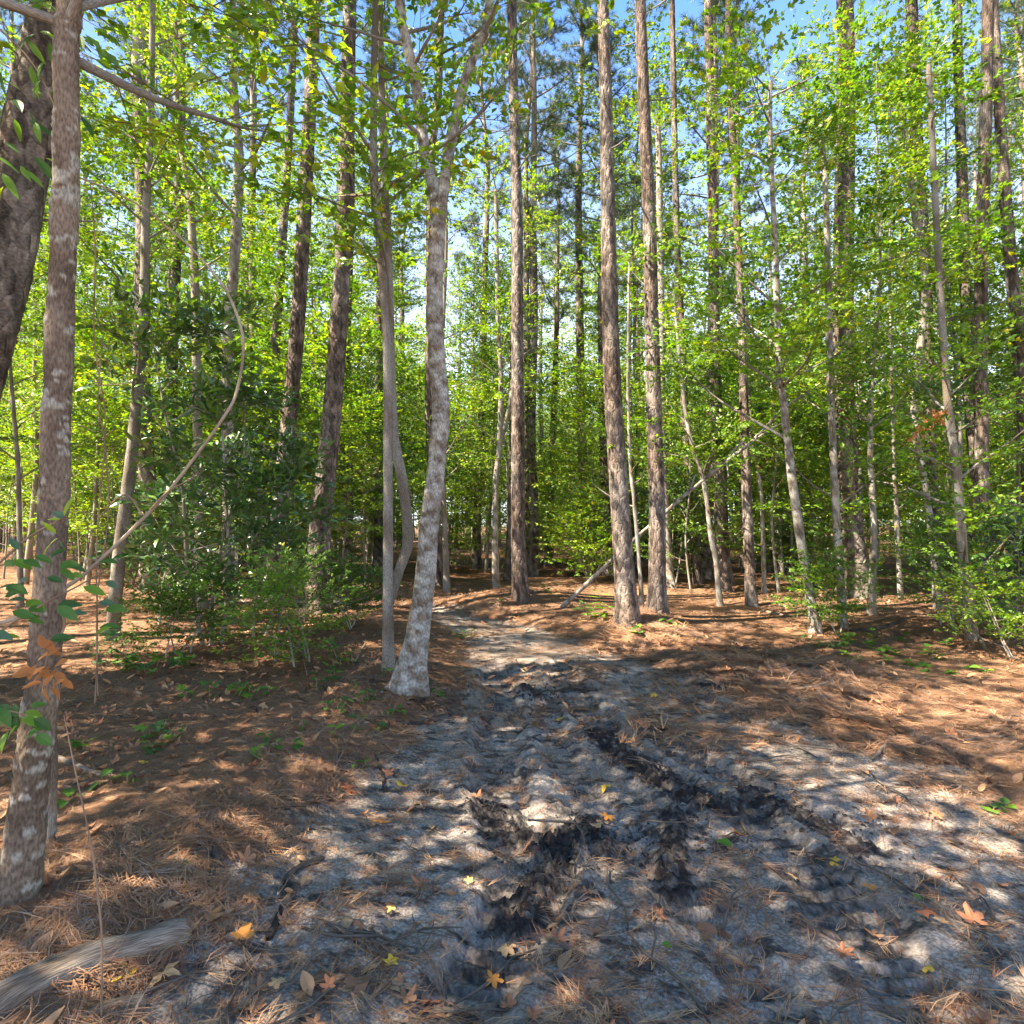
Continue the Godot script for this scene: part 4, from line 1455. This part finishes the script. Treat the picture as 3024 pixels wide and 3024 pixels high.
	# the long arching stem on the left
	var arch := [[80, 177, 2.6], [110, 191, 2.8], [147, 210, 3.0], [168, 228, 3.2], [191, 247, 3.3], [212, 270, 3.5], [230, 297, 3.8], [243, 340, 4.0], [237, 389, 4.3], [224, 415, 4.6], [185, 472, 5.0], [150, 510, 5.3], [99, 560, 5.6], [71, 583, 6], [18, 617, 6], [-40, 650, 6.5], [-110, 800, 7]]
	var dep := 3.5
	var foot := at(-120, 600, dep)
	foot.y = height(foot.x, foot.z)
	pts = [Vector3.ZERO]
	rad = [6.5 * 0.5 * dep / FOCAL]
	for k in range(arch.size() - 1, -1, -1):
		var r: Array = arch[k]
		pts.append(at(r[0] + rr(-1.5, 1.5), r[1] + rr(-1.5, 1.5), dep + rr(-0.04, 0.04)) - foot)
		rad.append(r[2] * rr(0.29, 0.38) * dep / FOCAL)
	var ar := thing("arching_stem", foot, "long bare tan stem arching across the left side", "stem")
	part(ar, "stem", tube_mesh(pts, rad, 10, 0.03, "blond", 2.0), M.stem)
	for q in [[[142, 515], [128, 495], [112, 503], [98, 521]], [[150, 510], [170, 490], [196, 478]]]:
		var pp := []
		for c in q:
			pp.append(at(c[0], c[1], dep) - foot)
		part(ar, "twig", tube_mesh(pp, [0.006, 0.005, 0.004, 0.002].slice(0, pp.size()), 5, 0.05, "stem", 1.0), M.stem)

	# dead stub against the lichen trunk and the whip in front of the camera
	var sb := ground_at(51, 846)
	var stub := thing("dead_stub", sb, "thin lichened dead stem standing close beside the lichen trunk", "dead stem")
	part(stub, "stem", tube_mesh([Vector3.ZERO, at(52, 800, -sb.z) - sb, at(54, 750, -sb.z) - sb, at(53, 715, -sb.z) - sb, at(55, 690, -sb.z) - sb], [0.018, 0.016, 0.016, 0.013, 0.009], 10, 0.03, "lichen", 9.0), M.bark)
	var wb := ground_at(101, 1035)
	var wd := -wb.z
	var whip := thing("thin_whip", wb, "thin bare upright whip in front of the weathered log", "stem")
	part(whip, "stem", tube_mesh([Vector3(0, -0.02, 0), at(102, 948, wd) - wb, at(99, 904, wd) - wb, at(92, 850, wd) - wb, at(85, 815, wd) - wb, at(74, 765, wd) - wb, at(64, 715, wd) - wb], [0.0038, 0.0034, 0.0032, 0.003, 0.0026, 0.002, 0.0012], 6, 0.03, "stem", 6.0), M.stem)

	# hanging vines on the left
	for v in [["limp brown vine hanging left of the dark evergreen bush, nearer the lichen trunk", [[92, 180], [94, 250], [96, 340], [104, 420], [101, 500], [98, 560], [96, 640]], 5.0], ["limp brown vine hanging beside the brown leaning hardwood", [[106, 330], [100, 400], [108, 450], [106, 520], [99, 600]], 5.2]]:
		var q := []
		var r := []
		var vb := at(v[1][-1][0], 600.0, v[2])
		vb.y = height(vb.x, vb.z)
		for k in range(v[1].size() - 1, -1, -1):
			q.append(at(v[1][k][0] + rr(-2, 2), v[1][k][1], v[2] + rr(-0.1, 0.1)) - vb)
			r.append(0.006)
		q.push_front(Vector3.ZERO)
		r.append(0.004)
		var o := thing("hanging_vine", vb, v[0], "vine")
		part(o, "stem", tube_mesh(q, r, 6, 0.06, "stem", 3.0), M.stem)

	# individual fallen leaves
	var yellow := Color(0.62, 0.40, 0.06)
	var orange := Color(0.58, 0.24, 0.06)
	var tan := Color(0.52, 0.33, 0.17)
	var brown := Color(0.33, 0.18, 0.09)
	var green := Color(0.16, 0.36, 0.05)
	var drops := [
		[122, 985, 30, "yellow", yellow, "large yellow fallen leaf just right of the weathered log"],
		[163, 983, 30, "tan", tan, "curled tan leaf right of the large yellow leaf"],
		[215, 893, 20, "tan", tan, "pale tan leaf beside the snaking root's bend"],
		[210, 922, 22, "tan", brown, "brown curled leaf beside the snaking root's foot"],
		[137, 865, 16, "yellow", yellow, "small yellow leaf on the litter above the snaking root"],
		[150, 826, 14, "orange", orange, "orange leaf on the litter left of the root's upper end"],
		[196, 836, 13, "orange", orange, "small orange leaf left of the snaking root's middle"],
		[241, 819, 15, "tan", tan, "tan leaf right of the snaking root's upper end"],
		[145, 767, 9, "yellow", yellow, "tiny yellow leaf on the litter near the fallen stick"],
		[350, 794, 16, "orange", Color(0.55, 0.14, 0.05), "red-orange leaf at the litter edge left of the trail"],
		[404, 791, 14, "yellow", yellow, "yellow leaf at the litter edge left of the trail"],
		[380, 828, 18, "orange", orange, "orange leaf just left of the rutted trail"],
		[242, 944, 22, "orange", orange, "orange leaf at the trail edge right of the log's end"],
		[278, 988, 18, "tan", tan, "pale brown leaf lying on the pale sand"],
		[391, 970, 15, "yellow", yellow, "yellow leaf flat on the sand at bottom centre-left"],
		[391, 914, 10, "yellow", Color(0.55, 0.45, 0.16), "small pale yellow leaf above the one on the sand"],
		[507, 955, 18, "tan", tan, "upright tan leaf stuck in the trail's middle ridge"],
		[492, 986, 20, "orange", orange, "curled orange leaf low on the trail's middle ridge"],
		[533, 966, 9, "tan", tan, "small tan leaf on sunlit sand by the middle ridge"],
		[606, 822, 16, "orange", orange, "orange leaf clump between the two main ruts"],
		[596, 835, 14, "orange", tan, "tan leaf below the orange clump between the ruts"],
		[605, 790, 12, "yellow", yellow, "yellow leaf by the clod between the ruts"],
		[722, 795, 10, "tan", tan, "pale leaf on the black mud of the right-hand rut"],
		[738, 838, 15, "tan", orange, "orange-tan leaf beside the green leaf on the trail"],
		[723, 848, 15, "green", green, "round green leaf fallen on the trail"],
		[916, 902, 9, "green", green, "small green leaf lying on the sand, low right"],
		[666, 951, 9, "green", green, "small green leaf lying low on the trail's centre"],
		[870, 893, 13, "orange", orange, "orange leaf on the sand right of the ruts"],
		[793, 884, 14, "orange", tan, "pale tan leaf near the sunlit patch right of the ruts"],
		[835, 868, 12, "yellow", yellow, "yellow-orange leaf on the sandy right side"],
		[925, 918, 18, "tan", Color(0.30, 0.12, 0.06), "dark red-brown leaf on the sand, low right"],
		[941, 929, 18, "tan", tan, "yellowish torn leaf on the sand at lower right"],
		[930, 975, 12, "yellow", yellow, "yellowish leaf flat on the sand near the bottom right"],
		[560, 722, 8, "yellow", yellow, "tiny yellow leaf on the trail near the forked tree"],
		[655, 698, 9, "yellow", yellow, "small yellow leaf on the trail beyond the ruts"],
		[468, 886, 9, "yellow", Color(0.55, 0.45, 0.16), "small yellow leaf in the left rut's lower end"],
		[300, 1000, 16, "tan", brown, "brown leaf on the sand at bottom left of the trail"],
		[60, 1012, 22, "orange", orange, "orange curled leaf tucked between the two pieces of dead wood"],
		[75, 930, 18, "tan", brown, "large brown leaf on the litter above the weathered log"],
		[250, 905, 16, "tan", brown, "reddish brown leaf between the two dark roots"],
	]
	for d in drops:
		var p := ground_at(d[0], d[1])
		var sz: float = d[2] * -p.z / FOCAL * 1.15
		var sh := leaf_lobed(5 if rng.randf() < 0.7 else 3, rr(0.4, 0.6), rr(-0.5, 0.6), rr(0, 9), d[4]) if d[3] != "green" else leaf_oval(0.75, 0.2, 0.15, 5, d[4])
		var o := solo("fallen_leaf", sh.mesh(), M.dead if d[3] != "green" else M.leaf, p, d[5], "leaf")
		var t := lay(p.x, p.z, 0.022 + sz * 0.12, sz, 0.35)
		t.origin -= t.basis * Vector3(0.4, 0, 0)
		o.transform = t


# ------------------------------------------------------------------ low plants, leaf by leaf
func seedling(label: String, where: Vector3, stems: int, tall: float, leaves: int, size: float, shape: Array, tones: Array, spread := 0.6, mat: Material = null, group := "") -> Node3D:
	var o := thing("seedling", where, label, "plant", group)
	for j in stems:
		var lean := Vector3(rr(-spread, spread), 1, rr(-spread, spread))
		var foot := Vector3(rr(-0.12, 0.12), -0.01, rr(-0.12, 0.12)) * (stems - 1) * 0.5
		foot.y = height(where.x + foot.x, where.z + foot.z) - where.y - 0.01
		var h := tall * rr(0.6, 1.1)
		var p := [foot, foot + lean * h * 0.5 + Vector3(rr(-0.02, 0.02), 0, rr(-0.02, 0.02)), foot + lean * h]
		var st := part(o, "stem", tube_mesh(p, [0.004, 0.003, 0.0015], 5, 0.05, "stem", j), M.stem)
		for k in leaves:
			var f := lerpf(0.45, 2.0, (k + 0.7) / leaves)
			var a := k * 2.4 + rr(-0.5, 0.5)
			var b := Basis(Vector3.UP, a) * Basis(Vector3.FORWARD, -rr(-0.25, 0.55)) * Basis(Vector3.RIGHT, rr(-0.35, 0.35))
			var sz := size * rr(0.75, 1.2)
			part(st, "leaf", shape[rng.randi() % shape.size()], tones[rng.randi() % tones.size()] if mat == null else mat, Transform3D(b.scaled(Vector3.ONE * sz), spline(p, f)))
	return o


func leaf_twig(called: String, label: String, category: String, path: Array, depth: float, leaves: Array, mat_of: Dictionary, shapes: Array) -> void:
	# path: [x, y] pixels at one distance; leaves: [x, y, length px, turn in the picture, tone]
	var base := at(path[0][0], path[0][1], depth)
	var o := thing(called, base, label, category)
	var p := []
	var r := []
	for k in path.size():
		p.append(at(path[k][0], path[k][1], depth + (0.03 if k % 2 else 0.0)) - base)
		r.append(lerpf(0.006, 0.0015, k / float(path.size() - 1)))
	var tw := part(o, "twig", tube_mesh(p, r, 6, 0.03, "stem", 2.0), M.stem)
	for l in leaves:
		var s: float = l[2] * depth / FOCAL
		var q := at(l[0], l[1], depth + rr(-0.06, 0.06)) - base
		var x := Vector3(cos(l[3]), sin(l[3]), rr(-0.5, 0.5)).normalized()
		var up := Vector3(rr(-0.5, 0.5), 0.8, rr(0.2, 1.0))
		var z := x.cross(up).normalized()
		var b := Basis(x, z.cross(x), z).scaled(Vector3.ONE * s)
		part(tw, "leaf", shapes[rng.randi() % shapes.size()], mat_of[l[4]], Transform3D(b, q))


func build_seedlings() -> void:
	rng.seed = 4242
	var w := Color.WHITE
	var oval := [leaf_oval(0.55, 0.25, 0.15, 5, w).mesh(), leaf_oval(0.5, 0.1, 0.3, 5, w).mesh()]
	var lobed := [leaf_lobed(5, 0.45, -0.2, 1.0, w).mesh(), leaf_lobed(5, 0.5, 0.1, 2.7, w).mesh(), leaf_lobed(3, 0.55, -0.2, 4.0, w).mesh()]
	var lance := [leaf_oval(0.34, 0.3, 0.15, 5, w).mesh(), leaf_oval(0.30, 0.15, 0.3, 5, w).mesh()]
	var round_leaf := [leaf_oval(0.85, 0.2, 0.1, 5, w).mesh(), leaf_oval(0.75, 0.3, 0.2, 5, w).mesh()]
	var tone := func(c: Color, rough := 0.45) -> StandardMaterial3D:
		var m := leaf_material(rough, Color(0.95, 0.98, 0.3))
		m.albedo_color = c.linear_to_srgb()
		return m
	var mats := {
		"green": tone.call(Color(0.09, 0.20, 0.035)), "bright": tone.call(Color(0.17, 0.32, 0.035)), "deep": tone.call(Color(0.06, 0.14, 0.035)),
		"blue": tone.call(Color(0.10, 0.19, 0.11), 0.35), "rust": tone.call(Color(0.50, 0.20, 0.07), 0.7), "lime": tone.call(Color(0.34, 0.45, 0.03)),
	}
	var mix := [mats.green, mats.green, mats.bright, mats.deep]
	var lush := [mats.bright, mats.green]
	var G := func(x, y): return ground_at(x, y)
	var low := [
		["lance-leaved seedling left of the near tall pine's foot", 594, 621, 3, 0.42, 7, 0.24, lance, lush],
		["small seedling in front of the near tall pine's foot", 640, 632, 2, 0.2, 5, 0.12, oval, mix],
		["small seedling right of the slimmer dark pine's foot", 671, 628, 2, 0.2, 5, 0.12, oval, mix],
		["low lobed-leaf seedling on the litter left of centre, nearest the lichen trunk", 142, 742, 5, 0.14, 5, 0.10, lobed, mix],
		["sparse bright seedling by the crossing pale stick", 280, 757, 3, 0.10, 4, 0.07, round_leaf, lush],
		["small upright bright seedling above the crossing pale stick", 276, 742, 1, 0.14, 6, 0.07, oval, lush],
		["bright heart-leaved seedling beside the lichen trunk", 112, 795, 3, 0.12, 3, 0.07, round_leaf, lush],
		["small heart-leaved seedling under the grey sticks", 78, 806, 2, 0.1, 3, 0.06, round_leaf, lush],
		["leafy green seedling patch in front of the forked tree", 352, 722, 9, 0.15, 6, 0.075, oval, mix],
		["dense low seedling patch left of the forked tree's foot", 318, 700, 9, 0.16, 6, 0.08, oval, mix],
		["low green patch at the forked tree's right side", 442, 700, 4, 0.1, 4, 0.07, oval, mix],
		["broad-leaved seedling below the dark evergreen bush", 175, 672, 5, 0.2, 5, 0.13, lobed, mix],
		["spreading seedling on the litter left of the light shrub", 225, 700, 6, 0.16, 5, 0.10, lobed, mix],
		["dark seedling left beneath the brown leaning hardwood", 122, 668, 5, 0.18, 5, 0.13, lobed, mix],
		["small seedling low on the left litter beside the root", 172, 872, 2, 0.06, 4, 0.05, oval, mix],
		["tiny bright seedling at the litter's edge by the red leaf", 360, 770, 2, 0.08, 4, 0.055, round_leaf, lush],
		["low ivy-like patch right of the pale leaning hardwood", 868, 655, 9, 0.12, 5, 0.09, round_leaf, lush],
		["broad low patch of green in front of the right-edge hardwood", 905, 648, 11, 0.14, 5, 0.10, round_leaf, lush],
		["sunlit green patch on the litter at the right", 930, 668, 9, 0.1, 5, 0.09, round_leaf, lush],
		["bright big-leaved seedling at the right edge", 1010, 640, 5, 0.4, 6, 0.16, oval, lush],
		["small green seedling lying on the trail's far right", 982, 806, 3, 0.05, 4, 0.06, round_leaf, lush],
		["seedling at the foot of the pale leaning hardwood", 830, 645, 6, 0.22, 5, 0.09, oval, mix],
		["small seedling on the litter beyond the forked tree", 470, 640, 3, 0.16, 5, 0.10, oval, mix],
		["low seedling at the mound pine's left foot", 498, 606, 3, 0.16, 4, 0.10, oval, mix],
		["low seedling right of the mound pine", 543, 594, 3, 0.2, 4, 0.12, oval, mix],
		["light green seedling left of the light shrub's foot", 268, 660, 5, 0.28, 6, 0.09, oval, mix],
		["leafy seedling right of the light shrub", 330, 672, 6, 0.24, 6, 0.085, oval, mix],
	]
	for q in low:
		seedling(q[0], G.call(q[1], q[2]), q[3], q[4], q[5], q[6], q[7], q[8])
	# leaves close to the lens at the left
	var near := []
	for k in 34:
		near.append([rr(-10, 110), rr(555, 640), rr(14, 24), rr(-0.6, 0.7), ["green", "blue", "deep", "green", "bright"][k % 5]])
	leaf_twig("leafy_twig", "leafy twig of bluish green leaves crossing the lichen trunk", "twig", [[-60, 700], [-10, 640], [40, 606], [80, 585], [108, 568]], 2.0, near, mats, oval)
	leaf_twig("leafy_twig", "twig ending in a bright backlit leaf beside the lichen trunk", "twig", [[-50, 600], [0, 562], [30, 536], [56, 522], [68, 516]], 2.1, [[64, 516, 24, 1.35, "lime"], [64, 518, 22, 2.7, "blue"], [60, 520, 16, 2.9, "lime"], [56, 534, 18, 2.2, "lime"], [58, 538, 30, -2.6, "lime"], [60, 540, 12, -1.4, "blue"], [68, 520, 16, -1.7, "green"], [30, 540, 18, 1.0, "green"], [20, 550, 20, 2.4, "blue"]], mats, lance)
	var rusty := []
	for k in 22:
		rusty.append([rr(26, 62), rr(648, 690), rr(12, 20), rr(-3, 3), "rust"])
	leaf_twig("leafy_twig", "drooping twig of dead orange leaves against the lichen trunk", "twig", [[60, 600], [64, 628], [48, 655], [44, 680], [42, 694]], 2.1, rusty, mats, oval)
	var lowl := []
	for k in 16:
		lowl.append([rr(-8, 40), rr(700, 735), rr(14, 22), rr(-3, 0.5), ["green", "bright", "deep"][k % 3]])
	leaf_twig("leafy_twig", "low green twig at the left edge beside the lichen trunk", "twig", [[-60, 740], [-20, 715], [15, 712], [38, 722]], 2.2, lowl, mats, oval)
	var top := []
	for k in 46:
		top.append([rr(-10, 84), pow(rng.randf(), 1.4) * 190.0, rr(16, 28), rr(-2.6, -0.2), ["bright", "lime", "green", "bright", "deep"][k % 5]])
	leaf_twig("overhanging_branch", "overhanging leafy branch in the upper left corner", "branch", [[-60, -30], [-10, 20], [30, 60], [52, 100], [70, 150], [74, 190]], 2.9, top, mats, lance)
	var yel := []
	for k in 12:
		yel.append([rr(585, 622), rr(2, 40), rr(9, 16), rr(-3, 3), "lime"])
	leaf_twig("leafy_twig", "sunlit yellow-green sprig against the near tall pine's top", "twig", [[560, -20], [585, 8], [604, 20], [620, 36]], 6.5, yel, mats, lobed)
	var dead := []
	for k in 40:
		var f := rng.randf()
		dead.append([lerpf(912, 946, f) + rr(-5, 5), lerpf(432, 407, f) + rr(-4, 9), rr(5, 9), rr(-2.6, -0.4), "rust"])
	leaf_twig("dead_leaf_twig", "bare twig hung with dead brown leaves amid right-hand green", "twig", [[950, 398], [944, 410], [930, 422], [912, 434]], 7.6, dead, mats, oval)
